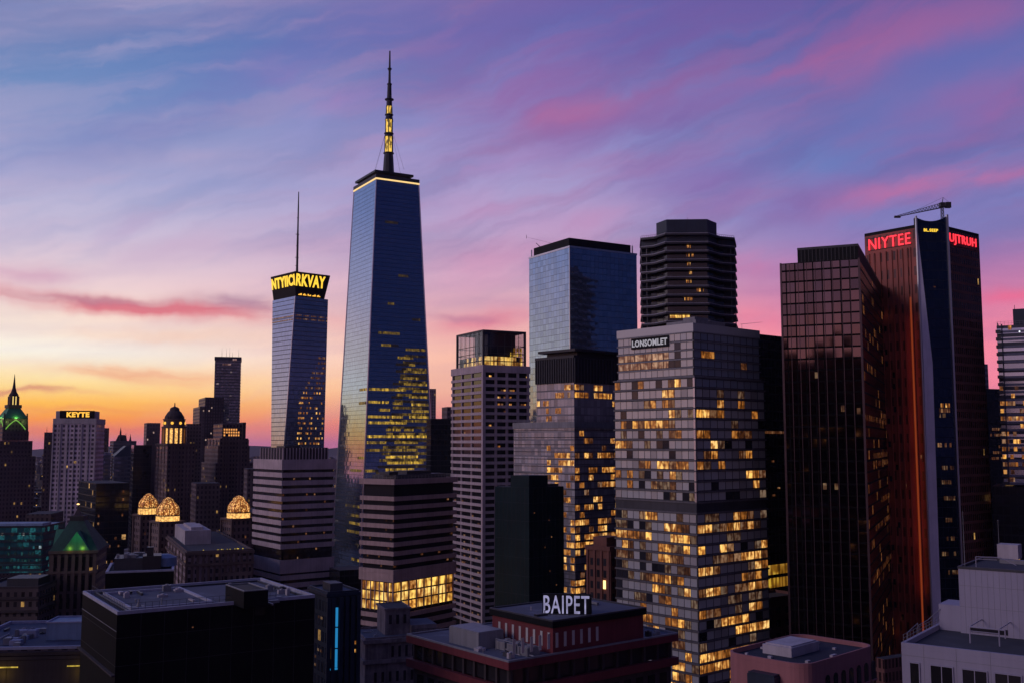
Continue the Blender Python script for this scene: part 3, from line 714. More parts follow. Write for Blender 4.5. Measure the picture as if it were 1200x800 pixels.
# ------------------------------------------------------------------ the crowned sign tower
def crown_tower():
    D = 900.0
    b = Bld('crowned_skyscraper', 'slanting blue glass tower with a flared black crown, lit yellow letters and a needle mast', 'skyscraper', 319.5, 346, 384.5, 347, D, b=42)
    zt = at(346, 347, D).z; yb = 530; xb = 332.5
    C = at(xb, yb, D); zb = C.z; p = b.W2L(Vector((C.x, C.y, 0)))
    Lb = corner_len(xb, yb, D, b.b, 'L', 317.5, yb); Wb = corner_len(xb, yb, D, b.b, 'R', 379.5, yb)
    top = [(0,0),(b.W,0),(b.W,b.L),(0,b.L)]; bot = [(p.x,p.y),(p.x+Wb,p.y),(p.x+Wb,p.y+Lb),(p.x,p.y+Lb)]
    m = MB(); m.prism(bot, zb, top, zt, 0, 1); b.part('curtain_wall', m, ['crown_tower_glass', 'dark_roof'])
    m = MB(); m.prism(bot, 0, bot, zb-.01); b.part('base', m, 'navy_panel')
    P = lambda i, z: Vector((bot[i][0]+(top[i][0]-bot[i][0])*(z-zb)/(zt-zb), bot[i][1]+(top[i][1]-bot[i][1])*(z-zb)/(zt-zb), z))
    m = MB(); m.tube(P(0, zb), P(0, zt), .5, .5, 6); b.part('corner_trim', m, 'silver_trim')
    for y in (370, 374):      # pale stepped light line on the left face
        z = at(345, y, D).z; m = MB(); a = P(0, z); c = P(3, z)
        m.tube(a+Vector((-.35,.6,0)), c+Vector((-.35,-.6,0)), .5, .5, 5); b.part('light_line', m, 'sun_pane')
    for y in (369, 373):
        z = at(345, y, D).z; a = P(0, z); c = P(1, z); n = 22
        for k in range(n):
            if (k*7) % 5 == 0: continue
            q0 = a+(c-a)*((k+.15)/n); q1 = a+(c-a)*((k+.75)/n); m = MB()
            m.box(q0.x, q1.x, q0.y-.25, q0.y-.05, z-.6, z+.6); b.part('lit_window', m, 'dim_room')
    # flared crown
    z0 = zt+.02; z1 = at(347, 318.5, D).z; f = 1.6
    q0 = [(0.6,.6),(b.W-3.5,.6),(b.W-3.5,b.L-.6),(.6,b.L-.6)]; q1 = [(-f,-f),(b.W+f*.6,-f),(b.W+f*.6,b.L+f),(-f,b.L+f)]
    m = MB(); m.prism(q0, z0, q1, z1, 0); cr = b.part('crown', m, 'black_panel')
    def ontilt(face, me_name, body, t0, t1, k0, k1):
        z = z0+(z1-z0)*k0; h = (z1-z0)*(k1-k0); sl = math.atan2(f+.6, z1-z0)
        if face == 'R':
            x0 = -f+(b.W+f*1.6)*t0; w = (b.W+f*1.6)*(t1-t0)
            o = lettering(me_name, body, w, h/math.cos(sl), .5, 'yellow_letter', cr, (x0, .6-(f+.6)*k0-.15, z)); o.rotation_euler = (sl, 0, 0)
        else:
            y0 = b.L+f-(b.L+2*f)*t0; w = (b.L+2*f)*(t1-t0)
            o = lettering(me_name, body, w, h/math.cos(sl), .5, 'yellow_letter', cr, (.6-(f+.6)*k0-.15, y0, z)); o.rotation_euler = (sl, 0, -math.pi/2)
    ontilt('L', 'letters', 'NTYIICI', .04, .97, .44, .90); ontilt('R', 'letters', 'RKVAY', .04, .86, .42, .92)
    n = 20
    for k in range(n):
        x = 3+(b.W-10)*k/n; m = MB()
        if k % 4 != 3: m.box(x, x+(b.W-10)/n*.8, -.35, -.10, z0+1.2, z0+1.9+.5*(k % 3)); b.part('crown_lamp', m, 'orange_letter')
    # mast
    q_ = b.W2L(at(348.5, 300, D+14)); cx, cy = q_.x, q_.y; zm = at(348.5, 225, D+14).z
    m = MB(); h = zm-z1; seg = [(0,1.25),(.1,1.05),(.42,.95),(.55,.75),(.8,.65),(1,.4)]
    for (t0, r0), (t1, r1) in zip(seg, seg[1:]): m.tube((cx,cy,z1+h*t0), (cx,cy,z1+h*t1), r0, r1, 7)
    for t, r in ((.03,2.6),(.1,1.8),(.2,2.2),(.34,1.6),(.48,2.3),(.68,1.2)): m.tube((cx-r,cy,z1+h*t), (cx+r*.6,cy,z1+h*t), .28, .28, 5); m.tube((cx,cy-r*.6,z1+h*t), (cx,cy+r*.7,z1+h*t), .28, .28, 5)
    b.part('mast', m, 'black_metal')
    # lit offices low on the dark face
    rnd = random.Random(4)
    for j, y in enumerate(range(417, 522, 6)):
        z = at(335, y, D).z; a = P(0, z); c = P(1, z); w = (c-a).length
        t0 = .92-.62*min(1, max(0, (y-400)/70.0)); n = 16
        for k in range(n):
            t = t0+(.97-t0)*k/n
            if rnd.random() < (.7 if t < .45 and y > 460 else .36):
                m = MB(); m.box(a.x+w*t, a.x+w*(t+.028), a.y-.2, a.y+.1, z-.9, z+.9); b.part('lit_window', m, 'lit_room' if y > 458 else 'dim_room')
crown_tower()

def haze():
    m = MB(); m.box(-14200, 14200, -14200, 14200, -1.0, 470.0)
    mt = bpy.data.materials.new('haze_air'); mt.use_nodes = True; g = NG(mt.node_tree); g.n.clear()
    o = g.node('ShaderNodeOutputMaterial'); v = g.node('ShaderNodeVolumePrincipled')
    v.inputs['Color'].default_value = (.92, .78, .98, 1); v.inputs['Density'].default_value = 1.9e-5; v.inputs['Anisotropy'].default_value = 0.2
    g.l.new(v.outputs[0], o.inputs['Volume']); MATS['haze_air'] = mt
    tag(m.build('haze', 'haze_air'), kind='stuff')
haze()
def rnd_cls(seed, plit, pdim=0.05, dark='dark_glass', lit='lit_room', dim='dim_room', blind=None, pblind=0.0):
    r = random.Random(seed)
    def f(i, j):
        k = r.random()
        if k < plit: return ('lit_window', lit)
        if k < plit+pdim: return ('lit_window', dim)
        if blind and r.random() < pblind: return ('window', blind)
        return ('window', dark)
    return f

# ------------------------------------------------------------------ the pale grid tower with lit offices
plain('ledge_metal', (.13,.125,.135), .5)
def pale_tower():
    D = 345.0
    b = Bld('office_tower', 'pale glazed office tower with many lit windows and a dark name board at its top', 'office tower', 724, 812, 889, 379, D, yl=388.5, yr=388)
    W, L = b.W, b.L
    zr = lambda y: b.z(y)
    zt = b.h; zs = zr(441); zc0 = zr(588); zc1 = zr(601)
    e = 1.0
    b.box('core', ['dark_metal', 'dark_roof'], 0, zc0-3.2, -e, W+e, -e, L+e) if False else None
    b.box('lower_block', ['dark_metal', 'roof_gravel'], 0, zs, -e, W+e, -e, L+e)
    b.box('upper_block', ['dark_metal', 'dark_roof'], zs+.004, zt-.9)
    m = MB(); m.ring(.4, W-.4, .4, L-.4, .7, zr(388), zt+.2); b.part('cornice', m, 'pale_glass')
    fl = (zr(441)-zr(588))/12.0
    # upper storeys
    ul = [3.2]*0; nzu = 5; zu = zr(388)-.1
    lit_u = {('L',2):{0:1,1:1,2:1,3:1,4:1,5:1,6:1,7:1,8:1}, ('L',3):{0:2,1:2,2:2,3:2,4:2,5:2,6:2,7:2,8:1}}
    def up(face):
        r = random.Random(5 if face == 'L' else 6)
        def f(i, j):
            if face == 'L':
                ii = i
                k = lit_u.get(('L', j), {}).get(ii)
                if k: return ('lit_window', 'sun_pane')
                if ii == 10 and j in (1, 2, 3): return ('window', 'dark_glass')
            else:
                if (i, j) in ((1, 2), (2, 2)): return ('lit_window', 'lit_room')
                if (i, j) == (7, 3): return ('lit_window', 'dim_room')
                return ('window', 'navy_pane')
            return ('window', 'pale_glass' if r.random() < .97 else 'dark_glass')
        return f
    # left face columns run from the corner in local y; flip so that column 0 is the far left
    flip = lambda f, n: (lambda i, j: f(n-1-i, j))
    b.grid('L', 0.2, L-.2, zs+.3, zu, 13, nzu, .92, .76, flip(up('L'), 13))
    b.grid('R', 0.2, W-.2, zs+.3, zu, 10, nzu, .91, .76, up('R'))
    LL = {1:[8,9],2:[5,6,8],3:[9],4:[1,3,4,5,6,7,8],5:[9,10],6:[0,1],7:[],8:[4,5,7,8,9,10,11],9:[0,2,9],10:[2,6,9],11:[],
          12:[5,6],13:[8,9,10,11],14:[0,1,2,3,4,5,9,10,11],15:[1,7,8,11],16:[1,7,8,9,10],17:[11],18:[6,7,8,10],19:[6,7,11],20:[7,8],21:[4,9],22:[3,4,5,8,9,10],23:[2,6],24:[9,10],25:[6,7,11],26:[9,10]}
    RR = {0:[],1:[],2:[3,6],3:[0,1,3,8],4:[],5:[0,1,5,6],6:[2],7:[2,7],8:[0,3],9:[7,8],10:[8],11:[],
          12:[5,6,7],13:[0,1,3,4,5,6,7],14:[],15:[0,3,9],16:[4,5,6,7,8],17:[0,1,8,9],18:[6,7,8],19:[0,1,2,5,6,7,8,9],20:[],21:[0,1,2,7,8],22:[3,4,5,6],23:[5,6,7,8,9],24:[],25:[0,1,2,3,4,5,6,7,8,9],26:[0,1,2,3,4]}
    def low(face, j0, n):
        r = random.Random(21+j0+(0 if face == 'L' else 50))
        def f(i, j):
            jj = j+j0; s = (LL if face == 'L' else RR).get(jj, None)
            if s is None: s = [q for q in range(n) if r.random() < .25]; (LL if face == 'L' else RR)[jj] = s
            if jj == 0 and face == 'R': return ('window', 'navy_pane')
            if i in s: return ('lit_window', 'lit_room' if r.random() < .86 else 'dim_room')
            k = r.random()
            if k < .12 and (i-1 in s or i+1 in s): return ('lit_window', 'dim_room')
            if k < .128: return ('window', 'dark_glass')
            if r.random() < (.26 if jj > 11 else .10): return ('lit_window', 'blind_room')
            return ('window', 'pale_glass' if r.random() < .8 else 'blind_glass')
        return f
    b.grid('L', -e+.2, L+e-.2, zc0, zs-.2, 13, 12, .92, .74, flip(low('L', 0, 13), 13), x0=-e, y0=-e)
    b.grid('R', -e+.2, W+e-.2, zc0, zs-.2, 10, 12, .91, .74, low('R', 0, 10), x0=-e, y0=-e)
    nlow = int((zc1-18)/fl)
    b.grid('L', -e+.2, L+e-.2, zc1-nlow*fl, zc1, 13, nlow, .92, .74, flip(low('L', 12, 13), 13), x0=-e, y0=-e)
    b.grid('R', -e+.2, W+e-.2, zc1-nlow*fl, zc1, 10, nlow, .91, .74, low('R', 12, 10), x0=-e, y0=-e)
    b.flush(110)
    flu = (zu-zs-.3)/nzu
    b.rings('floor_ledge', 'grey_metal', [zs+.3+k*flu-.3 for k in range(0, nzu+1)], .42, .32)
    zsz = [zs-.2-k*fl-.22 for k in range(0, 13)]+[zc1-k*fl-.28 for k in range(0, nlow+1)]
    b.rings('floor_ledge', 'ledge_metal', zsz, .52, .36, -e, W+e, -e, L+e)
    for f, n, A in (('L', 13, L), ('R', 10, W)):
        us = [-e+.2+(A+2*e-.4)*k/n for k in range(1, n)]
        b.fins('mullion', 'dark_metal', f, us, zc0, zs-.2, .10, .14, 0, -e, -e)
        b.fins('mullion', 'dark_metal', f, us, 18, zc1, .10, .14, 0, -e, -e)
        b.fins('mullion', 'dark_metal', f, [.2+(A-.4)*k/n for k in range(1, n)], zs+.4, zu, .10, .14)
    m = MB(); m.box(-e-.3, -e+.45, -e-.3, -e+.45, zc0, zs-.05); b.part('corner_post', m, 'silver_trim')
    # roof plant
    m = MB(); m.box(W*.18, W*.62, L*.12, L*.5, zt-.8, zt+2.2); m.box(W*.2, W*.4, L*.15, L*.3, zt+2.22, zt+3.4); b.part('roof_plant', m, 'grey_metal')
    m = MB(); m.tube((W*.86, L*.1, zt-.8), (W*.86, L*.1, zt+2.6), .08, .05, 5); m.tube((W*.84, L*.1, zt+2.4), (W*1.2, L*.1, zt+4.2), .07, .04, 5); b.part('davit', m, 'dark_metal')
    # its name board
    z1 = zr(390); z0 = zr(403.0)
    s = empty('name_sign', b.root.matrix_basis @ Vector((-.36, L*.80, z0)), b.b-math.pi/2)
    tag(s, 'dark name board with white letters high on the pale office tower', 'sign')
    w = L*.50; m = MB(); m.box(0, w, -.2, 0, 0, z1-z0); m.build('board', 'black_panel', s)
    lettering('letters', 'LONSOMLET', w*.94, (z1-z0)*.62, .12, 'white_letter_dim', s, (w*.03, -.22, (z1-z0)*.18))
glow('white_letter_dim', (.55,.52,.60), .62)
panes('navy_pane', (.26,.31,.38), (.34,.38,.44), .15, .10, .012)
pale_tower()

# ------------------------------------------------------------------ banded and gridded concrete towers
def brown_bands():
    D = 405.0
    b = Bld('banded_office_block', 'brown concrete block with dark ribbon windows and one golden lit storey near its foot', 'office block', 424.5, 462, 533, 561, D, yl=563, yr=559.5)
    W, L = b.W, b.L; zr = b.z
    b.box('core', ['ribbon_glass', 'dark_roof'], 0, b.h-.6, .5, W-.5, .5, L-.5)
    b.rings('top_fascia', 'brown_concrete', [zr(567.5)], b.h-zr(567.5), .9)
    ys = [581.5+k*10.75 for k in range(9)]
    zs = [zr(y+5.2) for y in ys]; b.rings('spandrel', 'brown_concrete', zs, zr(0)*0+(zr(581.5)-zr(586.7)), .6)
    b.rings('wide_spandrel', 'brown_concrete', [zr(682)], zr(672.5)-zr(682), .6)
    ys2 = [720, 731, 742, 753, 764, 775, 786]
    b.rings('spandrel', 'brown_concrete', [zr(y+5.4) for y in ys2], zr(720)-zr(725.4), .6)
    # the lit storey: three rows of tall panes between piers
    z0, z1 = zr(717), zr(682.5)
    rr = random.Random(8)
    c = lambda i, j: ('lit_window', 'gold_room') if rr.random() < .9 else ('lit_window', 'lit_room')
    b.grid('L', .3, L-.5, z0, z1, 7, 3, .80, .84, c, off=-.42); b.grid('R', .3, W-.5, z0, z1, 8, 3, .82, .84, c, off=-.42)
    b.flush()
    for f, n, A in (('L', 7, L), ('R', 8, W)): b.fins('pier', 'brown_concrete', f, [.3+(A-.8)*k/n for k in range(0, n+1)], z0, z1, .35, .5, -.5)
    # flecks of light in the ribbon windows
    rr = random.Random(18)
    for j, y in enumerate([588.5+10.75*k for k in range(8)]+[727.5, 738.5]):
        z = zr(y+2); zz = zr(y-1.6)
        for f, A in (('L', L), ('R', W)):
            for k in range(14):
                if rr.random() < (.10 if f == 'L' else .03): b.wins.append((f, A*(k+.5)/14, (z+zz)/2, A/14*.5, .7, -.44, 0, 0, 'lit_window', 'dim_room'))
    b.flush()
    m = MB(); m.box(W*.08, W*.9, L*.1, L*.85, b.h-.58, b.h+1.6); m.box(W*.02, W*.16, L*.2, L*.5, b.h+1.62, b.h+2.8); m.box(W*.3, W*.7, L*.2, L*.6, b.h+1.62, b.h+3.0)
    b.part('roof_plant', m, 'dark_metal')
    rail(b, 0.2, W-.2, .2, L-.2, b.h+.1, 1.2)
def rail(b, x0, x1, y0, y1, z, h, step=2.0, mat='grey_metal', r=.05, sides='FLBR'):
    m = MB(); P = [(x0,y0),(x1,y0),(x1,y1),(x0,y1)]; nm = 'FRBL'
    for k in range(4):
        if nm[k] not in sides: continue
        a = Vector(P[k]+(z,)); c = Vector(P[(k+1) % 4]+(z,)); n = max(1, int((c-a).length/step))
        for q in (h, h*.55): m.tube(a+Vector((0,0,q)), c+Vector((0,0,q)), r, r, 4)
        for i in range(n+1): p = a+(c-a)*i/n; m.tube(p, p+Vector((0,0,h)), r, r, 4)
    return b.part('railing', m, mat)
brown_bands()

def mauve_bands():
    D = 520.0
    b = Bld('striped_office_block', 'mauve concrete block with thin dark window stripes below the crowned glass tower', 'office block', 299, 331.5, 392, 538, D, yl=537.6, yr=539)
    W, L = b.W, b.L; zr = b.z
    b.box('core', ['ribbon_glass', 'dark_roof'], 0, b.h-.6, .4, W-.4, .4, L-.4)
    b.rings('top_fascia', 'mauve_concrete', [zr(550)], b.h-zr(550), .7)
    hs = zr(553)-zr(558.6)
    b.rings('spandrel', 'mauve_concrete', [zr(559+k*9.35) for k in range(10)], hs, .55)
    b.rings('wide_spandrel', 'mauve_concrete', [zr(672)], zr(656)-zr(672), .55)
    b.rings('spandrel', 'mauve_concrete', [zr(680+k*9.35) for k in range(6)], hs, .55)
    rr = random.Random(9)
    for k in range(12):
        z = zr(562+9.35*k-1)
        for f, A in (('R', W),):
            for q in range(20):
                if rr.random() < .05: b.wins.append((f, A*(q+.5)/20, z, A/20*.6, 1.0, -.34, 0, 0, 'lit_window', 'dim_room'))
    z0, z1 = zr(656), zr(651)
    b.grid('R', .5, W-.5, z0+.2, z1+.4, 7, 1, .7, .9, lambda i, j: ('window', 'ribbon_glass'), off=.58)
    b.flush()
    # mechanical storey
    m = MB(); m.box(W*.06, W*.92, L*.10, L*.9, b.h-.58, zr(524)); b.part('mechanical_storey', m, 'dark_stone')
    b.fins('louvre_fin', 'mauve_concrete', 'R', [W*.06+W*.86*k/14 for k in range(15)], b.h-.5, zr(524.5), .45, .5, 0, L*.10)
    b.fins('louvre_fin', 'mauve_concrete', 'L', [L*.10+L*.8*k/8 for k in range(9)], b.h-.5, zr(524.5), .45, .5, 0, 0, W*.06)
    m = MB(); m.box(W*.2, W*.5, L*.3, L*.6, zr(524)+.01, zr(522)); b.part('roof_plant', m, 'dark_metal')
mauve_bands()

def crowned_concrete():
    D = 520.0
    b = Bld('concrete_tower', 'mauve concrete tower with a glazed box crown glowing yellow inside', 'office tower', 530, 566.5, 620, 427, D, yl=433.5, yr=432)
    W, L = b.W, b.L; zr = b.z
    b.box('core', ['ribbon_glass', 'roof_gravel'], 0, b.h-.5, .45, W-.45, .45, L-.45)
    b.rings('top_fascia', 'mauve_concrete', [zr(435.5)], b.h-zr(435.5), .55)
    n = 36; fl = 8.28
    zs = [zr(442.2+k*fl+2.1) for k in range(n)]; hs = zr(436)-zr(440.2)
    m = MB(); m.box(0, L, -.5, 0, 0, hs)       # deep sills on the bright face
    b.rings('spandrel', 'mauve_concrete', zs, hs*.80, .45)
    for f, A, us in (('L', L, [0.0+.6, L*.36, L*.68, L-.6]), ('R', W, [.6, W*.27, W*.51, W*.75, W-.6])):
        b.fins('pier', 'pale_concrete' if False else 'mauve_concrete', f, us, 0, b.h-3, 1.3 if f == 'R' else .8, .62, -.45)
    m = MB(); m.box(-.68, .8, -.68, .8, 0, b.h-.7); b.part('corner_pier', m, 'mauve_concrete')
    rr = random.Random(12)
    for j in range(n):
        z = zr(442.2+j*fl-1.9)
        for q in range(16):
            t = (q+.5)/16
            if any(abs(t-v) < .04 for v in (.27, .51, .75)): continue
            p = .02
            if 452 < 442+j*fl < 478 and .27 < t < .78: p = .6
            if 436 < 442+j*fl < 452 and t > .6: p = .2
            if 474 < 442+j*fl < 482: p = .5
            if rr.random() < p: b.wins.append(('R', W*t, z, W/16*.85, 1.25, -.40, 0, 0, 'lit_window', 'lit_room' if rr.random() < .6 else 'dim_room'))
            if rr.random() < (.05 if j < 18 else .18) and j > 6: b.wins.append(('L', L*t, z, L/16*.85, .8, -.40, 0, 0, 'lit_window', 'dim_room'))
    b.flush()
    # glass crown: frame, glass and the lit rooms inside
    zt = zr(388); z0 = b.h-.48; a0, a1, c0, c1 = W*.02, W*.93, L*.03, L*.86
    m = MB()
    for x, y in ((a0,c0),(a1,c0),(a1,c1),(a0,c1)): m.box(x-.5, x+.5, y-.5, y+.5, z0, zt)
    m.ring(a0+.5, a1-.5, c0+.5, c1-.5, 1.0, zt-1.0+1.01, zt+.9)
    m.box(a0+.6, a1-.6, c0+.6, c1-.6, zt+.1, zt+.5)
    b.part('crown_frame', m, 'dark_metal')
    for f, A0, A1 in (('R', a0, a1), ('L', c0, c1)):
        b.fins('crown_mullion', 'dark_metal', f, [A0+(A1-A0)*k/6 for k in range(1, 6)], z0, zt, .22, .2, 0, c0-.3, a0-.3)
    m = MB(); m.ring(a0, a1, c0, c1, .25, 0, .3); 
    for y in (422, 413, 404): 
        o = b.part('crown_transom', m, 'dark_metal'); o.location = (0, 0, zr(y))
    m = MB(); m.box(a0+.9, a1-.9, c0+.9, c1-.9, z0+.01, zr(416)); b.part('crown_core', m, 'dark_metal')
    m = MB(); m.box(a0+W*.18, a1-W*.12, c0+L*.12, c1-L*.3, zr(416)+.01, zt-.6); b.part('crown_plant', m, 'dark_metal')
    rr = random.Random(3)
    def cl(i, j): return ('lit_window', 'gold_room') if rr.random() < (.97 if j else .85) else None
    b.grid('R', a0+1.0, a1-1.0, z0+.2, zr(416), 12, 2, .88, .86, cl, off=-.8, y0=c0); b.grid('L', c0+1.0, c1-6.5, z0+.2, zr(416), 8, 2, .88, .86, cl, off=-.8, x0=a0)
    b.grid('R', a0+W*.6, a1-1.0, zr(415.8), zr(405), 4, 2, .8, .85, lambda i, j: ('lit_window', 'yellow_room') if rr.random() < .8 else None, off=-1.2, y0=c0)
    b.flush()
    m = MB(); m.box(a0+.6, a1-.6, c0-.05, c0-.02, z0+.2, zt-.1); m.box(a0-.05, a0-.02, c0+.6, c1-.6, z0+.2, zt-.1)
    m.box(a0+.6, a1-.6, c1+.02, c1+.05, z0+.2, zt-.1); m.box(a1+.02, a1+.05, c0+.6, c1-.6, z0+.2, zt-.1)
    b.part('crown_glazing', m, 'clear_glass')
mm, gg, pp = new_mat('clear_glass')
gl_ = gg.node('ShaderNodeBsdfGlossy'); gl_.inputs['Roughness'].default_value = .05; gl_.inputs['Color'].default_value = (.50,.56,.72,1)
tr_ = gg.node('ShaderNodeBsdfTransparent'); tr_.inputs['Color'].default_value = (.86,.86,.9,1)
mx_ = gg.node('ShaderNodeMixShader'); lw_ = gg.node('ShaderNodeLayerWeight'); lw_.inputs[0].default_value = .12
gg.l.new(gg.math('ADD', gg.math('MULTIPLY', lw_.outputs[1], .45), .05), mx_.inputs[0]); gg.l.new(tr_.outputs[0], mx_.inputs[1]); gg.l.new(gl_.outputs[0], mx_.inputs[2])
gg.l.new(mx_.outputs[0], [n for n in gg.n if n.type == 'OUTPUT_MATERIAL'][0].inputs[0])
crowned_concrete()

# ------------------------------------------------------------------ blue box, black louvred tower, teal block, balcony tower
def blue_box():
    D = 640.0
    b = Bld('blue_glass_tower', 'plain blue mirror glass box tower with a black rooftop screen', 'office tower', 620, 667.5, 746, 288, D, yl=302, yr=297.5)
    W, L = b.W, b.L; zr = b.z
    b.box('curtain_wall', ['blue_glass', 'roof_gravel'], 0, b.h-.5)
    m = MB(); m.ring(0, W, 0, L, .25, b.h-1.2, b.h); b.part('parapet', m, 'silver_trim')
    m = MB(); m.box(-.3, .3, -.3, .3, 0, b.h-1.3); b.part('corner_trim', m, 'silver_trim')
    m = MB(); m.box(W*.03, W*.95, L*.06, L*.93, b.h-.48, zr(277.5)); b.part('rooftop_screen', m, 'black_panel')
    m = MB(); m.tube((W*.97, L*.05, b.h-.4), (W*.97, L*.05, zr(278)), .5, .5, 6); b.part('corner_post', m, 'silver_trim'); m = MB(); m.tube((W*.02, L*.97, b.h-.4), (W*.02, L*.97, zr(279)), .5, .5, 6); b.part('corner_post', m, 'silver_trim')
    m = MB(); z = zr(278); m.tube((W*.05, L*.7, z-3), (W*.02, L*.85, z+3.2), .3, .2, 6); m.tube((W*.1, L*.5, z), (W*-.05, L*.98, z+8), .10, .06, 4); m.tube((W*-.05, L*.98, z+7), (W*-.05, L*.98, z+9.5), .16, .12, 5); b.part('cleaning_davit', m, 'black_metal')
    # red aircraft lamp sign on the right face
    m = MB()
    for k in range(4): m.box(W*.77+k*1.1, W*.77+k*1.1+.8, -.3, -.03, zr(401), zr(398.5)); 
    b.part('red_sign_lamp', m, 'red_lamp')
blue_box()

def stepped_tower():
    D = 446.0
    b = Bld('stepped_glass_tower', 'stepped smoky glass tower with a black louvred top and scattered orange lit offices', 'office tower', 602, 673, 745, 494, D, yl=501.5, b=43)
    W, L = b.W, b.L; zr = b.z
    b.box('lower_block', ['smoky_glass', 'roof_gravel'], 0, b.h-.4)
    m = MB(); m.ring(0, W, 0, L, .35, zr(501), b.h+.2); b.part('parapet', m, 'grey_metal')
    # upper block and louvred top
    x1 = W; y1 = corner_len(672, 447, D, b.b, 'L', 627, 450); x0 = .6; y0 = .6
    zt = zr(447.5)
    b.box('upper_block', ['smoky_glass', 'dark_roof'], b.h-.38, zt, x0, x1, y0, y1)
    zl = zr(418.5); b.box('louvred_storey', ['louvre_black', 'dark_roof'], zt+.01, zl, x0-.3, x1, y0-.3, y1+.3)
    b.fins('louvre_fin', 'dark_metal', 'R', [x0+(x1-x0)*k/20 for k in range(21)], zt+.02, zl, .3, .5, 0, y0-.3)
    b.fins('louvre_fin', 'dark_metal', 'L', [y0+(y1-y0)*k/16 for k in range(17)], zt+.02, zl, .3, .5, 0, 0, x0-.3)
    m = MB(); m.box(x0-.5, x1, y0-.5, y1+.6, zl+.01, zl+1.1); m.box(W*.08, x1-1, L*.03, y1-4, zl+1.12, zr(411)); m.box(W*.0, x1, L*.0-.8, y1-1.5, zr(411)+.01, zr(408)); b.part('roof_canopy', m, 'black_metal')
    # lit rooms
    rr = random.Random(31)
    nx, ny = 16, 16
    def cl_low(face):
        def f(i, j):
            if face == 'L':   # i counts from the corner
                lit = (j in (2,) and i in (0, 6)) or (j == 3 and i in (1,2,3,4)) or (j == 4 and i in (0,1,2,3,6)) or (j == 5 and i in (3,4,5,6)) or (j == 6 and i in (4,5,6,0)) or (j in (7, 8) and i < 8 and rr.random() < .3) or (j > 8 and i < 6 and rr.random() < .52)
            else:
                p = .50 if j in (3, 5, 7) else (.16 if j < 9 else .30)
                if j in (5,) and 3 <= i <= 8: p = .9
                if j in (14, 15, 16, 21): p = .75
                if j in (10, 12): p = .45
                if i < 1: p += .25
                lit = rr.random() < p
            if lit: return ('lit_window', 'lit_room' if rr.random() < .8 else 'dim_room')
            return None
        return f
    fl = 8.6*D/1200
    n = int((b.h-40)/fl)
    b.grid('L', .2, L-.2, zr(503)-n*fl, zr(503), 16, n, .94, .70, cl_low('L')); b.grid('R', .2, W-.2, zr(503)-n*fl, zr(503), 14, n, .94, .70, cl_low('R'))
    nu = 5
    def cl_up(face):
        def f(i, j):
            if face == 'L': lit = (j == 0 and i < 3) or (j == 1 and i < 6 and rr.random() < .75) or (j == 2 and i > 6 and rr.random() < .5) or (j == 3 and 1 < i < 10 and rr.random() < .45) or (j == 4 and 6 < i < 9)
            else: lit = (j == 0 and i < 2) or (j == 1 and rr.random() < .9) or (j == 0 and i < 7 and rr.random() < .5) or (j == 2 and 3 < i < 9 and rr.random() < .6) or (j == 3 and 6 < i < 11 and rr.random() < .6)
            return ('lit_window', 'lit_room' if rr.random() < .85 else 'dim_room') if lit else None
        return f
    b.grid('L', y0+.2, y1-.2, b.h, zt-.3, 12, nu, .84, .7, cl_up('L'), x0=x0); b.grid('R', x0+.2, x1-.2, b.h, zt-.3, 13, nu, .84, .7, cl_up('R'), y0=y0)
    b.flush(150 if False else 100)
    b.rings('floor_ledge', 'dark_metal', [zr(503)-k*fl-.15 for k in range(n+1)], .28, .16)
    rail(b, .3, W-.3, .3, L-.3, b.h+.2, 1.0, 3.0)
    m = MB(); m.box(-.15, .15, -.15, .15, 0, 1); 
stepped_tower()

def teal_block():
    D = 400.0
    b = Bld('teal_slab_tower', 'windowless dark teal tower with a raised centre in front of the lit glass tower', 'tower', 580, 620, 660.5, 571, D, yl=575, yr=574)
    W, L = b.W, b.L; zr = b.z
    b.box('shaft', ['teal_panel', 'dark_roof'], 0, b.h)
    i = 6.5
    b.box('raised_centre', ['teal_panel', 'dark_roof'], b.h+.004, zr(557), .5, W*.56, .5, L*.56)
    m = MB(); m.ring(.3, W-.3, .3, L-.3, .35, b.h+.005, b.h+.7) if False else m.box(W*.6, W*.95, L*.1, L*.3, b.h+.004, b.h+1.0); b.part('roof_hatch', m, 'dark_metal')
    b.rings('panel_joint', 'navy_panel', [b.h-6-k*7 for k in range(16)], .10, .05)
    for f, A in (('L', L), ('R', W)): b.fins('panel_seam', 'black_metal', f, [A*k/8 for k in range(1, 8)], 0, b.h, .10, .04)
    rr = random.Random(2)
    for k in range(7): b.wins.append(('R', W*rr.uniform(.1,.9), b.h-rr.uniform(6,50), .5, .5, .03, 0, 0, 'small_lamp', 'dim_room'))
    b.flush()
teal_block()

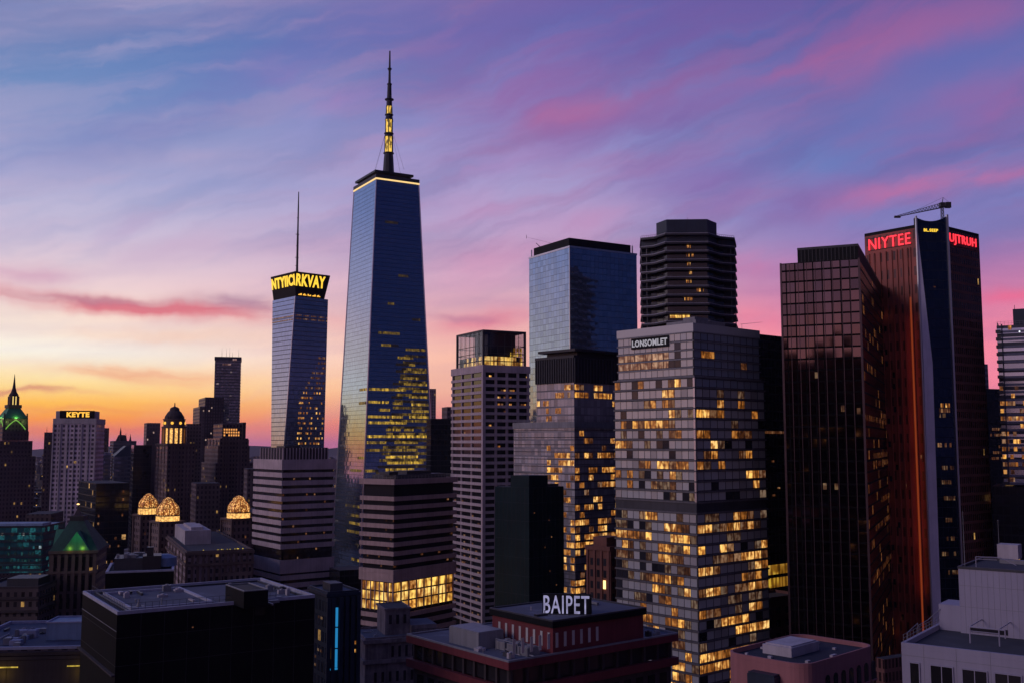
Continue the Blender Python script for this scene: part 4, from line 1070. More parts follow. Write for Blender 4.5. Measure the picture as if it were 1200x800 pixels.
def balcony_tower():
    D = 560.0
    # plan: a broad front bay with canted sides, and wings stepped back on both sides
    def X(px, y): return at(px, 330, y)
    C = at(806, 330, D); yaw = math.atan2(-C.x, C.y)*.0
    root = empty('balcony_tower', (C.x, C.y, 0)); tag(root, 'dark octagonal tower ringed with stacked balconies and a tall plain top', 'tower')
    def pt(px, dy):
        p = at(px, 330, D+dy); return (p.x-C.x, p.y-C.y)
    core = [pt(782, 3), pt(829, 2), pt(842, 12), pt(848, 16), pt(850, 34), pt(836, 56), pt(776, 56), pt(764, 36), pt(763, 17), pt(770, 13)]
    z = lambda y: at(806, y, D).z
    m = MB(); m.prism(core, 0, core, z(282), 0, 1); core_o = m.build('core', ['ribbon_glass', 'dark_roof'], root)
    top = [pt(782, 2), pt(830, 1), pt(841, 11), pt(836, 50), pt(776, 50), pt(770, 12)]
    m = MB(); m.prism(top, z(282)+.01, top, z(256.5), 0, 1); m.build('crown', ['navy_panel', 'dark_roof'], root)
    wing = [pt(752, 15.5), pt(861, 15.5), pt(861, 40), pt(752, 40)]
    m = MB(); m.prism([pt(752, 16), pt(769.5, 13), pt(775, 45), pt(752, 40)], z(284), [pt(752, 16), pt(769.5, 13), pt(775, 45), pt(752, 40)], z(274)); m.build('wing_top', 'navy_panel', root)
    m = MB(); q = [pt(842.5, 12), pt(861, 16), pt(861, 40), pt(838, 45)]; m.prism(q, z(284), q, z(272)); m.build('wing_top', 'navy_panel', root)
    out = [pt(780, -.5), pt(831, -1.5), pt(845, 9), pt(862, 13), pt(864, 36), pt(840, 60), pt(772, 60), pt(750, 38), pt(751, 14), pt(767, 10)]
    m = MB(); m.prism(out, 0, out, .9); slab = None
    rl = MB()
    n = len(out)
    for k in range(n):
        a, c = out[k], out[(k+1) % n]
        for t in range(7):
            x, y = a[0]+(c[0]-a[0])*t/7*.99, a[1]+(c[1]-a[1])*t/7*.99
            x *= .985; y = 25+(y-25)*.985
            rl.tube((x, y, .9), (x, y, 2.3), .07, .07, 4)
        rl.tube((a[0]*.985, 25+(a[1]-25)*.985, 2.3), (c[0]*.985, 25+(c[1]-25)*.985, 2.3), .09, .09, 4)
    nfl = 34; fl = z(284)-z(294.2)
    so = ro = None
    bal = MB(); bal.prism([(x*.99, 25+(y-25)*.99) for x, y in out], .9, [(x*1.0, 25+(y-25)*1.0) for x, y in out], 1.35, 0, False, False)
    for k in range(-1, nfl):
        zz = z(286)-k*fl
        if zz < 40: break
        if so is None:
            so = m.build('balcony_slab', 'balcony_dark', root); ro = rl.build('balcony_rail', 'dark_metal', root); bo = bal.build('balcony_front', 'balcony_concrete', root)
            so.location.z = ro.location.z = bo.location.z = zz
        else:
            for o in (so, ro, bo):
                d = o.copy(); COL.objects.link(d); d.parent = root; d.location = (0, 0, zz)
    # corner posts of the open balconies
    for px, dy in ((752, 15), (758, 13), (857, 13.5), (862, 15)):
        p = pt(px, dy); mm = MB(); mm.tube((p[0], p[1], 40), (p[0], p[1], z(284)), .14, .14, 5); mm.build('balcony_post', 'grey_metal', root)
    # lit rooms on the front
    rr = random.Random(6); w = core[1][0]-core[0][0]
    spec = {0:(.45,.62), 1:(.48,.7), 2:(.5,.58), 3:(.55,.62), 4:(.45,.6), 5:(.5,.95), 6:(.42,.62), 8:(.05,.55), 9:(.5,.7), 10:(.75,.95)}
    for k, (t0, t1) in spec.items():
        zz = z(286)-k*fl
        for q in range(8):
            t = t0+(t1-t0)*q/8
            if rr.random() < (.9 if k == 8 else .6):
                mm = MB(); mm.box(core[0][0]+w*t, core[0][0]+w*(t+(t1-t0)/8*.85), core[0][1]-.9, core[0][1]-.8, zz-1.9, zz-.3)
                mm.build('lit_window', 'gold_room' if k == 8 else 'lit_room', root)
    mm = MB(); p = pt(807, 20); mm.tube((p[0], p[1], z(256)), (p[0], p[1], z(246)), .14, .08, 5); mm.build('antenna', 'black_metal', root)
    mm = MB(); p = pt(815, 25); mm.box(p[0]-9, p[0]+8, p[1]-6, p[1]+6, z(256.5)+.01, z(256.5)+1.2); mm.build('roof_plant', 'dark_metal', root)
plain('balcony_dark', (.035,.033,.045), .6)
balcony_tower()
# ------------------------------------------------------------------ right-hand group
def dark_slab():
    D = 440.0
    b = Bld('dark_office_slab', 'almost black office slab with two bright yellow storeys beside the pale glazed tower', 'office block', 862, 886, 935, 391, D, b=40)
    W, L = b.W, b.L; zr = b.z
    b.box('body', ['night_glass_calm', 'dark_roof'], 0, b.h)
    b.grid('R', .3, W-.3, zr(692), zr(661), 5, 2, .96, .74, lambda i, j: ('lit_window', 'yellow_room'))
    b.grid('R', .3, W-.3, zr(508.5), zr(503.5), 6, 1, .96, .60, lambda i, j: ('lit_window', 'dim_room'))
    rr = random.Random(5)
    b.grid('R', .3, W-.3, zr(650), zr(512), 8, 17, .5, .3, lambda i, j: ('lit_window', 'dim_room') if rr.random() < (.18 if i > 4 else .03) else None)
    b.flush()
    b.rings('spandrel', 'black_panel', [zr(500)-k*9.0 for k in range(1, 14) if not (zr(694) < zr(500)-k*9.0 < zr(659))], .5, .12)
    o = Bld('red_annex', 'low reddish annex with dark openings squeezed between pale tower and black tower', 'annex', 885, 893, 940, 704, 415.0, b=35, Dp=14)
    o.box('body', ['red_stone', 'dark_roof'], 0, o.h); o.parapet('red_stone', o.h)
    o.grid('R', 1, o.W-1, o.h-22, o.h-2, 4, 4, .45, .5, lambda i, j: ('window', 'ribbon_glass')); o.flush()
dark_slab()

def bronze_tower():
    D = 330.0
    b = Bld('bronze_glass_tower', 'black bronze-glazed tower whose upper face mirrors pink sky behind thin vertical fins', 'office tower', 915.5, 1006, 1060, 303, D, yl=318, b=66)
    W, L = b.W, b.L; zr = b.z
    b.box('body', ['black_panel', 'dark_roof'], 0, b.h)
    m = MB(); m.poly([(-.12, L, 0), (-.12, 0, 0), (-.12, 0, b.h-.3), (-.12, L, b.h-.3)], [(L,0),(0,0),(0,b.h),(L,b.h)]); m.box(-.11, -.004, 0.01, L-.01, .01, b.h-.31); b.part('glass_face', m, 'bronze_glass')
    m = MB(); m.poly([(0, -.12, 0), (W, -.12, 0), (W, -.12, b.h-.3), (0, -.12, b.h-.3)], [(0,0),(W,0),(W,b.h),(0,b.h)]); m.box(.01, W-.01, -.11, -.004, .01, b.h-.31); b.part('glass_face', m, 'bronze_glass_dark')
    b.fins('fin', 'bronze_fin', 'L', [L*k/9 for k in range(1, 9)], 0, b.h-.2, .16, .26, .12)
    m = MB(); m.box(-.45, .2, -.45, .2, 0, b.h+.1); b.part('corner_post', m, 'bronze_fin')
    m = MB(); m.box(-.45, .2, L-.2, L+.4, 0, b.h+.1); b.part('corner_post', m, 'bronze_fin')
    zt = zr(286.5); y1 = corner_len(1006, 286, D, b.b, 'L', 935, 297)
    b.box('penthouse', ['black_panel', 'dark_roof'], b.h+.004, zt, .0, W*.95, .0, y1)
    b.fins('screen_rib', 'black_metal', 'L', [y1*k/16 for k in range(1, 16)], b.h+.01, zt-.3, .25, .12)
    m = MB(); m.ring(.2, W*.95-.2, .2, y1-.2, .25, zt-.5, zt+.25); b.part('parapet', m, 'dark_metal')
    rr = random.Random(15)
    spec = [('L', 478, .12, .30), ('L', 481, 0.0, .12), ('L', 570, .33, .62), ('L', 438, .55, .6), ('L', 668, .15, .2), ('L', 670, .05, .1)]
    for f, y, t0, t1 in spec:
        n = max(1, int((t1-t0)*L/1.6))
        for k in range(n):
            if rr.random() < .75: b.wins.append((f, L*(t0+(t1-t0)*(k+.5)/n), zr(y), 1.1, 2.0, .16, 0, 0, 'lit_window', 'faint_room'))
    for y, t0, t1 in ((480, .25, 1.0), (488, .0, 1.0), (535, .1, .7), (546, .1, .8), (686, .05, .85), (596, .2, .8), (627, .1, .4), (390, .45, .7), (378, .45, .7), (365, .45, .7)):
        n = int((t1-t0)*W/1.2)
        for k in range(n):
            if rr.random() < .5: b.wins.append(('R', W*(t0+(t1-t0)*(k+.5)/n), zr(y), .7, 1.9, .16, 0, 0, 'lit_window', 'ember_room'))
    b.flush()
lit_panes('faint_room', (.8,.45,.2), (.8,.5,.3), .22, .3); lit_panes('ember_room', (.8,.25,.07), (.8,.35,.12), .14, .3)
bronze_tower()

def red_sign_tower():
    D = 400.0
    # plan: two brown slabs either side of a dark blue glass prow
    b = Bld('sign_skyscraper', 'brown slab skyscraper split by a dark blue glass prow between silver edges', 'skyscraper', 1013, 1090, 1147, 259, D, yl=275, yr=274)
    W, L = b.W, b.L; zr = b.z
    zt = zr(263); z_p = zr(250)
    cl = L*.19; cr = W*.29     # the prow cuts off the near corner
    left = [(0.0, cl), (W, cl), (W, L), (0.0, L)]
    m = MB(); m.box(.0, W*.95, cl, L, 0, zt-.4, 0, 1); b.part('left_slab', m, ['rust_wall', 'dark_roof'])
    m = MB(); m.box(cr, W, .0, cl-.01, 0, zt-.4, 0, 1); b.part('right_slab', m, ['brown_wall_fine', 'dark_roof'])
    m = MB(); m.ring(.35, W-.35, cl+.35, L-.35, .35, zt-.39, zt+.9); b.part('parapet', m, 'black_panel')
    m = MB(); m.box(cr, W, -.0, .35, zt-.39, zt+.9); b.part('parapet', m, 'black_panel')
    # prow glass between two edge blades, its top cut in a hollow curve
    a = Vector((-.9, cl, 0)); c = Vector((cr, -.9, 0))
    n = 14; m = MB(); H0 = 0.0
    tops = []
    for k in range(n+1):
        t = k/n; p = a+(c-a)*t; sag = 4*t*(1-t)*1.9
        tops.append((p, zr(252)+(zr(249.5)-zr(252))*t-sag))
    Lc = (c-a).length
    for k in range(n):
        (p, z0), (q, z1) = tops[k], tops[k+1]
        m.poly([(p.x,p.y,0),(q.x,q.y,0),(q.x,q.y,z1),(p.x,p.y,z0)], [(Lc*k/n,0),(Lc*(k+1)/n,0),(Lc*(k+1)/n,z1),(Lc*k/n,z0)])
    inn = Vector((1, 1, 0)).normalized()*3.0
    for k in range(n):
        (p, z0), (q, z1) = tops[k], tops[k+1]
        m.poly([(p.x,p.y,z0),(q.x,q.y,z1),(q.x+inn.x,q.y+inn.y,z1),(p.x+inn.x,p.y+inn.y,z0)], [(0,0)]*4)
        m.poly([(p.x+inn.x,p.y+inn.y,z0),(q.x+inn.x,q.y+inn.y,z1),(q.x+inn.x,q.y+inn.y,0),(p.x+inn.x,p.y+inn.y,0)], [(0,0)]*4)
    b.part('glass_prow', m, 'prow_glass')
    nn = Vector((-(c-a).y, (c-a).x, 0)).normalized()
    if nn.dot(Vector((-1,-1,0))) < 0: nn = -nn
    d = (c-a).normalized()
    def blade(name, mat, p, zt_, w0, w1, out):
        mm = MB(); z_mid = zr(420)
        mm.box(-w0/2, w0/2, -out, .2, 0, zt_); o = b.part(name, mm, mat); o.location = (p.x, p.y, 0); o.rotation_euler = (0, 0, math.atan2(d.y, d.x)); return o
    blade('edge_blade', 'silver_trim', a, zr(251), .5, .5, .6); blade('edge_blade', 'silver_trim', c, zr(248), .7, .7, .7)
    # the widening silver wedge beside the left blade
    ym, yb = 428, 760
    mm = MB(); s0 = (lambda t, z, o=.35: tuple(a+d*(t*Lc)+nn*o)[:2]+(z,))
    pts = [s0(.0, zr(268)), s0(.30, zr(ym)), s0(.30, 0), s0(.02, 0)]
    wedge = [(0.02, zr(265)), (.34, zr(425)), (.30, zr(640)), (.30, 0), (.04, 0), (.03, zr(640)), (.05, zr(425))]
    F = [s0(t, z, .40) for t, z in wedge]; B2 = [s0(t, z, .05) for t, z in wedge]
    mm.poly(F[::-1], [(t*Lc, z) for t, z in wedge[::-1]]); mm.poly(B2, [(0,0)]*len(B2))
    for k in range(len(F)): j = (k+1) % len(F); mm.poly([F[k], F[j], B2[j], B2[k]], [(0,0)]*4)
    b.part('silver_wedge', mm, 'wedge_metal')
    # lights behind the prow
    rr = random.Random(7)
    lw = None
    def prow_win(t, y, w, h, mat):
        mm = MB(); mm.box(-w/2, w/2, -.1, 0, -h/2, h/2); o = b.part('lit_window', mm, mat); p = a+d*(t*Lc)+nn*.06; o.location = (p.x, p.y, zr(y)); o.rotation_euler = (0, 0, math.atan2(d.y, d.x))
    for y, t0, t1, mat in ((474,.55,.85,'lit_room'),(480,.50,.85,'dim_room'),(486,.5,.8,'faint_room'),(521,.4,.85,'dim_room'),(548,.5,.9,'faint_room'),(565,.42,.8,'faint_room'),(584,.45,.9,'faint_room'),(610,.4,.85,'faint_room'),(632,.5,.9,'faint_room'),(650,.4,.85,'faint_room'),(672,.5,.9,'faint_room')):
        for k in range(6):
            if rr.random() < .62: prow_win(t0+(t1-t0)*(k+.5)/6, y, Lc*(t1-t0)/6*.7, 1.6, mat)
    prow_win(.52, 334, .9, .5, 'dim_room')
    # small yellow letters at the top of the prow
    o = lettering('letters', 'BL.SEEP', Lc*.46, 1.25, .1, 'yellow_letter', b.root, tuple(a+d*(Lc*.24)+nn*.08)[:2]+(zr(269),), math.atan2(d.y, d.x))
    # details of the rust face: slit windows and the uplit strip
    b.grid('L', L*.62, L*.9, zr(368), zr(312), 3, 5, .28, .55, lambda i, j: ('window', 'ribbon_glass') if (i, j) in ((0,0),(1,1),(2,1),(1,2),(2,2),(0,2),(2,3)) else None, off=.05)
    rr2 = random.Random(9)
    for k in range(26): b.wins.append(('L', L*rr2.choice((.62, .72, .8)), zr(380+k*14), 1.0, 2.2, .05, 0, 0, 'window', 'ribbon_glass'))
    for y, t in ((515,.82),(570,.5),(512,.33),(535,.26),(490,.34),(445,.8)): b.wins.append(('L', L*t, zr(y), .6, 1.4, .06, 0, 0, 'lit_window', 'faint_room'))
    b.flush()
    b.fins('wall_rib', 'rust_cladding', 'L', [L*q for q in (.30, .345, .42, .50, .58, .67, .76, .85, .93)], 0, zt-8, .35, .5)
    m = MB(); m.box(-.34, -.05, L*.308, L*.335, 30, zr(345)); b.part('light_strip', m, 'orange_strip')
    l = bpy.data.lights.new('wall_wash_helper', 'AREA'); l.shape = 'RECTANGLE'; l.size = 110.0; l.size_y = .6; l.energy = 330; l.color = (1, .17, .045)  # unseen area lamp added off the wall to spread the light strip's glow
    o = bpy.data.objects.new('wall_wash_helper', l); COL.objects.link(o); o.matrix_world = b.root.matrix_basis @ Matrix.Translation((-3.2, L*.321, zr(345)-62)) @ Matrix.Rotation(-math.pi/2, 4, 'Y')
    for nm, f, body, t0, t1, y0, y1 in (('left_letters','L','NIYTEE',.10,.815,282.5,267.5),):
        pass
    M = b.root.matrix_basis
    def sign(label, loc, rz, body, w, h):
        s = empty('neon_sign', M @ Vector(loc), b.b+rz); tag(s, label, 'sign')
        lettering('letters', body, w, h, .35, 'red_letter', s, (0, -.18, 0), 0, .0)
        mm = MB(); mm.box(-.3, w+.3, -.16, 0, -.25, .0-.02); mm.box(-.3, w+.3, -.16, 0, h+.02, h+.25); mm.build('mounting_rail', 'black_metal', s)
    hz = zr(270)-zr(283.4)
    sign('glowing red letters reading NIYTEE on the brown slab left of the prow', (-.05, L*.93, zr(282)), -math.pi/2, 'NIYTEE', L*.64, hz)
    sign('glowing red letters on the brown slab right of the blue prow', (cr+2.6, -.05, zr(281.5)), 0, 'UJTRUH', (W-cr)*.78, hz)
    return b, a, c, d, nn, tops
facade('prow_glass', (.006,.010,.022), (.020,.040,.085), 2.2, 3.9, .96, .93, metal=.75, rough=.05, tilt=.004, seed=31, gvar=.1)
plain('wedge_metal', (.70,.66,.78), .5, metal=.1, var=.12)
RS = red_sign_tower()

def rooftop_crane():
    b, a, c, d, nn, tops = RS
    M = b.root.matrix_basis
    p = M @ Vector((b.W*.30, b.L*.16, b.z(262)))
    root = empty('tower_crane', p); tag(root, 'dark lattice crane with a long jib on the brown sign skyscraper roof', 'crane')
    D = p.y
    zb = p.z
    tip = at(1050.5, 254.5, D)-p; tail = at(1113, 240.5, D)-p; mast_t = at(1104, 243.5, D)-p; mast_b = Vector((mast_t.x, mast_t.y, 0))
    m = MB()
    for dx, dy in ((-.5,-.5),(.5,-.5),(.5,.5),(-.5,.5)): m.tube(mast_b+Vector((dx,dy,0)), mast_t+Vector((dx*.8,dy*.8,0)), .14, .14, 5)
    n = 6
    for k in range(n):
        z0 = mast_t.z*k/n; z1 = mast_t.z*(k+1)/n
        m.tube((mast_b.x-.5, mast_b.y-.5, z0), (mast_b.x+.5, mast_b.y-.5, z1), .09, .09, 4); m.tube((mast_b.x+.5, mast_b.y+.5, z0), (mast_b.x-.5, mast_b.y+.5, z1), .09, .09, 4)
    m.build('mast', 'black_metal', root)
    # jib: three chords with lacing
    m = MB(); up = Vector((0,0,1)); base = mast_t; L = tip-base; n = 16
    for off, r in ((Vector((0,-.55,0)), .17), (Vector((0,.55,0)), .17)): m.tube(base+off, tip+off*.4, r, .12, 5)
    tp = lambda t: base+L*t+up*(1.5*(1-t)+.45)
    m.tube(tp(0), tp(.97), .13, .10, 5)
    for k in range(n):
        t = k/n; t2 = (k+.5)/n; t3 = (k+1)/n
        for o in (-.55, .55):
            q = Vector((0, o*(1-.6*t), 0))
            m.tube(base+L*t+q, tp(min(.97, t2)), .075, .075, 4); m.tube(tp(min(.97, t2)), base+L*t3+q, .075, .075, 4)
    m.box(tip.x-.8, tip.x+1.6, tip.y-.5, tip.y+.5, tip.z-.35, tip.z+.45)
    m.build('jib', 'dark_metal', root)
    m = MB(); cj = tail-base
    for o in (-.5, .5): m.tube(base+Vector((0,o,0)), tail+Vector((0,o,0)), .2, .2, 5)
    m.build('counter_jib', 'black_metal', root)
    m = MB(); m.box(tail.x-1.9, tail.x+.3, tail.y-.8, tail.y+.8, tail.z-1.2, tail.z+1.1); m.build('counterweight', 'black_metal', root)
    m = MB(); m.box(base.x-.9, base.x+.8, base.y-1, base.y+1, base.z+.1, base.z+2.0); m.build('cab', 'black_metal', root)
    m = MB(); m.tube(base+up*1.5, base+up*4.2+Vector((.6,0,0)), .2, .12, 5); m.tube(base+up*4.2+Vector((.6,0,0)), base+L*.55+up*1.2, .05, .05, 4); m.tube(base+up*4.2+Vector((.6,0,0)), tail+up*.9, .05, .05, 4); m.build('apex', 'black_metal', root)
rooftop_crane()

plain('slate_spandrel', (.12,.13,.19), .4, metal=.3)
def far_right():
    D = 395.0
    b = Bld('slatted_glass_tower', 'pale blue glass tower cut by the right edge, with small balconies at its corner', 'office tower', 1168, 1268, 1300, 377, D, yl=387, b=62)
    W, L = b.W, b.L; zr = b.z
    b.box('body', ['slat_glass', 'roof_gravel'], zr(569), b.h)
    n = 21; fl = (b.h-zr(569))/n
    b.rings('spandrel', 'slate_spandrel', [zr(569)+fl*k for k in range(n)], fl*.30, .18)
    rr = random.Random(3)
    for j in range(n):
        y = 566-(566-386)*(j+.65)/n
        p = .85 if y > 470 and j % 2 == 0 else (.45 if y > 452 else .03)
        for k in range(22):
            if rr.random() < p*.8: b.wins.append(('L', L*(k+.5)/22, zr(569)+fl*(j+.66), L/22*.92, fl*.55, .05, 0, 0, 'lit_window', 'lit_room' if rr.random() < .5 else 'dim_room'))
    b.flush()
    m = MB(); m.box(-.5, .3, L*.93, L*.945, zr(569), b.h+.5); b.part('corner_pier', m, 'navy_panel')
    mm = MB(); mm.box(-1.4, -.2, L*.95, L+.4, 0, .3); mm.box(-1.4, -1.3, L*.95, L+.4, .3, 1.2); o = None
    for k in range(n):
        if o is None: o = b.part('balcony', mm, 'dark_metal')
        else: o = o.copy(); COL.objects.link(o); o.parent = b.root
        o.location = (0, 0, zr(569)+fl*k)
    rail(b, .2, W-.2, .2, L-.2, b.h+.01, 1.6, 1.3)
    m = MB(); m.box(W*.1, W*.9, L*.1, L*.80, b.h+.01, zr(357)); b.part('penthouse', m, 'navy_panel')
    m = MB(); m.tube((W*.2, L*.78, zr(357)), (W*.2, L*.78, zr(351)), .12, .08, 5); b.part('antenna', m, 'black_metal')
    m = MB(); m.box(-.3, -.25, L*.72, L*.735, zr(386), zr(384.5)); b.part('lamp', m, 'white_lamp')
    m = MB(); m.box(-3, W, -3, L+4, 0, zr(571)); b.part('podium', m, 'night_glass_calm')
    c = Bld('dark_office_block', 'dark office block with rows of orange lit windows behind the brown sign skyscraper', 'office block', 1148, 1156, 1200, 455, 520.0, b=20, Dp=20)
    c.box('body', ['night_glass_calm', 'dark_roof'], 0, c.h)
    c.grid('R', 1, c.W*.5, c.z(540), c.z(499), 9, 6, .7, .45, lambda i, j: ('lit_window', 'dim_room') if random.Random(i*7+j*13).random() < (.8 if j in (0,1,4,5) else .15) else None); c.flush()
    b2 = Bld('slender_far_tower', 'slim grey apartment tower peeking out behind the brown sign skyscraper', 'tower', 1146, 1150, 1157.5, 426, 700.0, b=30, Dp=12)
    b2.box('body', ['office_grey', 'dark_roof'], 0, b2.h)
far_right()

def pink_building():
    D = 152.0
    b = Bld('pink_office_block', 'low pink rendered block with a round-cornered flat roof and a grey rooftop slab', 'office block', 848, 944, 1027, 779, D, yl=769, yr=757)
    W, L = b.W, b.L; zr = b.z
    r = 2.6; P = []
    for cx, cy, a0 in ((r, r, 180), (W-r, r, 270), (W-r, L-r, 0), (r, L-r, 90)):
        rr_ = r if (cx, cy) != (r, r) else r
        for k in range(7): t = R(a0+90*k/6); P.append((cx+rr_*math.cos(t), cy+rr_*math.sin(t)))
    m = MB(); m.prism(P, 0, P, b.h-.7, 0, 1); b.part('walls', m, ['pink_render', 'navy_roof'])
    Q = [(x*1.0, y*1.0) for x, y in P]; I = [(W/2+(x-W/2)*.965, L/2+(y-L/2)*.965) for x, y in P]
    m = MB(); n = len(P); z0, z1 = b.h-.69, b.h
    for k in range(n):
        j = (k+1) % n
        m.poly([P[k]+(z0,), P[j]+(z0,), P[j]+(z1,), P[k]+(z1,)], [(k,0),(k+1,0),(k+1,1),(k,1)]); m.poly([I[j]+(z0,), I[k]+(z0,), I[k]+(z1,), I[j]+(z1,)], [(0,0)]*4)
        m.poly([P[k]+(z1,), P[j]+(z1,), I[j]+(z1,), I[k]+(z1,)], [(0,0)]*4); m.poly([P[j]+(z0,), P[k]+(z0,), I[k]+(z0,), I[j]+(z0,)], [(0,0)]*4)
    b.part('parapet', m, 'pink_render')
    m = MB(); m.box(W*.28, W*.66, L*.42, L*.78, b.h-.68, b.h+.75); m.box(W*.30, W*.64, L*.44, L*.76, b.h+.752, b.h+.95); b.part('rooftop_slab', m, 'pale_concrete')
    for x, y, w, d_, h in ((.2,.15,.8,.5,.35),(.5,.12,1.4,.5,.3),(.75,.3,.5,.5,.3),(.85,.6,.6,.6,.4),(.15,.55,.5,.6,.35),(.4,.9,.9,.4,.3),(.1,.8,.4,.4,.5)): m = MB(); m.box(W*x, W*x+w, L*y, L*y+d_, b.h-.68, b.h-.68+h); b.part('roof_vent', m, 'pale_concrete')
    m = MB(); m.box(-1.6, 1.4, L*.30, L*.63, 0, b.h-2.2); m.box(-1.5, 1.3, L*.31, L*.62, b.h-2.19, b.h-1.9); b.part('stair_tower', m, 'navy_panel')
    b.grid('L', L*.38, L*.56, b.h-9, b.h-5, 1, 1, .7, .8, lambda i, j: ('window', 'dark_glass'), x0=-1.6)
    # arched windows along the right wall
    z = zr(792)
    def arch(u):
        m = MB(); w, h = .62, 2.2; pts = [(-w, 0, -h), (w, 0, -h), (w, 0, 0)]+[(w*math.cos(R(a)), 0, w*math.sin(R(a))) for a in range(20, 180, 20)]+[(-w, 0, 0)]
        m.poly(pts, [(x, zz) for x, _, zz in pts]); m.poly([(x, -.1, zz) for x, _, zz in pts], [(x, zz) for x, _, zz in pts])
        for k in range(len(pts)): p, q = pts[k], pts[(k+1) % len(pts)]; m.poly([p, q, (q[0], -.1, q[2]), (p[0], -.1, p[2])], [(0,0)]*4)
        o = b.part('arched_window', m, 'dark_glass'); b.place(o, 'R', u, b.h-2.9, 0, 0, .02)
        m = MB(); m.box(-w-.15, w+.15, -.3, .02, -h-.18, -h); s = m.build('sill', 'pink_render', o)
    for k in range(7): arch(W*(.28+.11*k))
    b.flush()
plain('navy_roof', (.035,.04,.07), .9, var=.4, scale=.5, grime=False)
pink_building()

def white_building():
    D = 112.0
    b = Bld('white_office_block', 'white panelled block at the lower right corner with square dark windows and railed flat roof', 'office block', 1030, 1056, 1290, 752, D, b=-37, Dp=24)
    W, L = b.W, b.L; zr = b.z; zf = b.h-.54
    def loc(px, py, z=zf): return b.W2L(onplane(px, py, z))
    def front(px): # distance along the front wall at photo column px
        return corner_len(1056, 752, D, b.b, 'R', px, 780)
    b.box('lower_block', ['white_panel', 'dark_roof'], 0, b.h-.55)
    b.parapet('white_panel', b.h-.55, .55, .35)
    zw1 = b.h-2.0; zw0 = b.h-4.1
    for x0, x1 in ((1067,1077),(1091,1116),(1128,1156),(1166,1196),(1206,1240)):
        u0, u1 = front(x0), front(x1)
        for lv in range(5):
            zz = (zw0+zw1)/2-lv*3.9
            mm = MB(); w2, h2 = (u1-u0)/2, (zw1-zw0)/2; mm.box(-w2, w2, -.06, 0, -h2, h2); o = b.part('window', mm, 'ribbon_glass'); b.place(o, 'R', (u0+u1)/2, zz, 0, 0, .02)
            fm = MB(); fm.box(-w2-.1, w2+.1, -.14, .01, h2, h2+.1); fm.box(-w2-.1, w2+.1, -.2, .01, -h2-.12, -h2); fm.box(-w2-.1, -w2, -.14, .01, -h2, h2); fm.box(w2, w2+.1, -.14, .01, -h2, h2)
            if u1-u0 > 1.5: fm.box(-.04, .04, -.12, -.07, -h2, h2)
            fm.build('frame', 'white_panel', o)
    b.fins('panel_joint', 'grey_metal', 'R', [front(x) for x in (1083, 1121, 1161, 1201)], 20, b.h, .04, .012)
    m = MB(); m.box(0.01, W-.01, -.012, 0, b.h-1.3, b.h-1.26); b.part('panel_seam', m, 'grey_metal')
    # upper block set back
    q = loc(1126, 741); x0, y0 = q.x, q.y
    zu1 = at(1126, 665.5, (b.root.matrix_basis @ Vector((x0, y0, 0))).y).z; zu0 = zf+.01
    b.box('upper_block', ['white_panel', 'dark_roof'], zu0, zu1, x0, W, y0, L)
    m = MB(); m.ring(x0+.2, W-.2, y0+.2, L-.2, .26, zu1+.002, zu1+.28); b.part('parapet', m, 'dark_metal')
    b.fins('panel_joint', 'grey_metal', 'R', [x0+.62*k for k in range(1, int((W-x0)/.62))], zu0, zu1, .03, .012, 0, y0)
    m = MB(); m.box(x0+.01, W, y0-.012, y0, zu1-1.9, zu1-1.86); b.part('panel_seam', m, 'grey_metal'); m = MB(); m.box(x0+.01, W, y0-.012, y0, zu1-4.3, zu1-4.26); b.part('panel_seam', m, 'grey_metal')
    m = MB(); m.box(x0+.9, x0+5, y0-.05, y0-.014, zu0+.25, zu0+.85); b.part('louvre', m, 'ribbon_glass')
    # pipe gantry in front of the upper block
    pa, pb = loc(1137, 753), loc(1174, 755); g0 = Vector((pa.x, pa.y, zf)); g1 = Vector((pb.x, pa.y, zf)); h = Vector((0, 0, 1.75))
    m = MB()
    m.tube(g0, g0+h, .08, .08, 6); m.tube(g1, g1+h, .08, .08, 6); m.tube(g0+h, g1+h+Vector((.6,0,0)), .08, .08, 6); m.tube(g1+h+Vector((.6,0,0)), g1+h*.5+Vector((.6,0,0)), .08, .08, 6)
    m.tube(g0+h, Vector((g0.x, y0, zf+1.75)), .06, .06, 6); m.tube(g0+h*.75, g1+h*.75, .05, .05, 6); m.tube(g1+h, Vector((g1.x, y0, zf+1.75)), .06, .06, 6)
    b.part('pipe_gantry', m, 'white_panel')
    p1 = loc(1150, 766); m = MB(); m.tube((p1.x-.5, p1.y, zf+.25), (W-.5, p1.y, zf+.25), .07, .07, 5); m.tube((p1.x-.5, p1.y+.5, zf+.2), (W-.5, p1.y+.5, zf+.2), .05, .05, 5); b.part('roof_pipe', m, 'grey_metal')
    # low plant room left of the upper block, railing along the roof edge
    q = loc(1101, 737); zt = at(1101, 707, (b.root.matrix_basis @ Vector((q.x, q.y, 0))).y).z
    m = MB(); m.box(q.x, x0-.02 if x0-.02 > q.x+1 else q.x+2.5, q.y, q.y+4.5, zf+.005, zt); b.part('plant_room', m, 'white_panel')
    rail(b, .2, W-.2, .2, L-.3, b.h+.0, .8, 1.2, 'grey_metal', .028, 'L')
    m = MB(); pts = [loc(1064, 750), loc(1076, 742), loc(1088, 738)]
    for a_, c_ in zip(pts, pts[1:]): m.tube((a_.x, a_.y, zf+.9), (c_.x, c_.y, zf+1.2), .04, .04, 5)
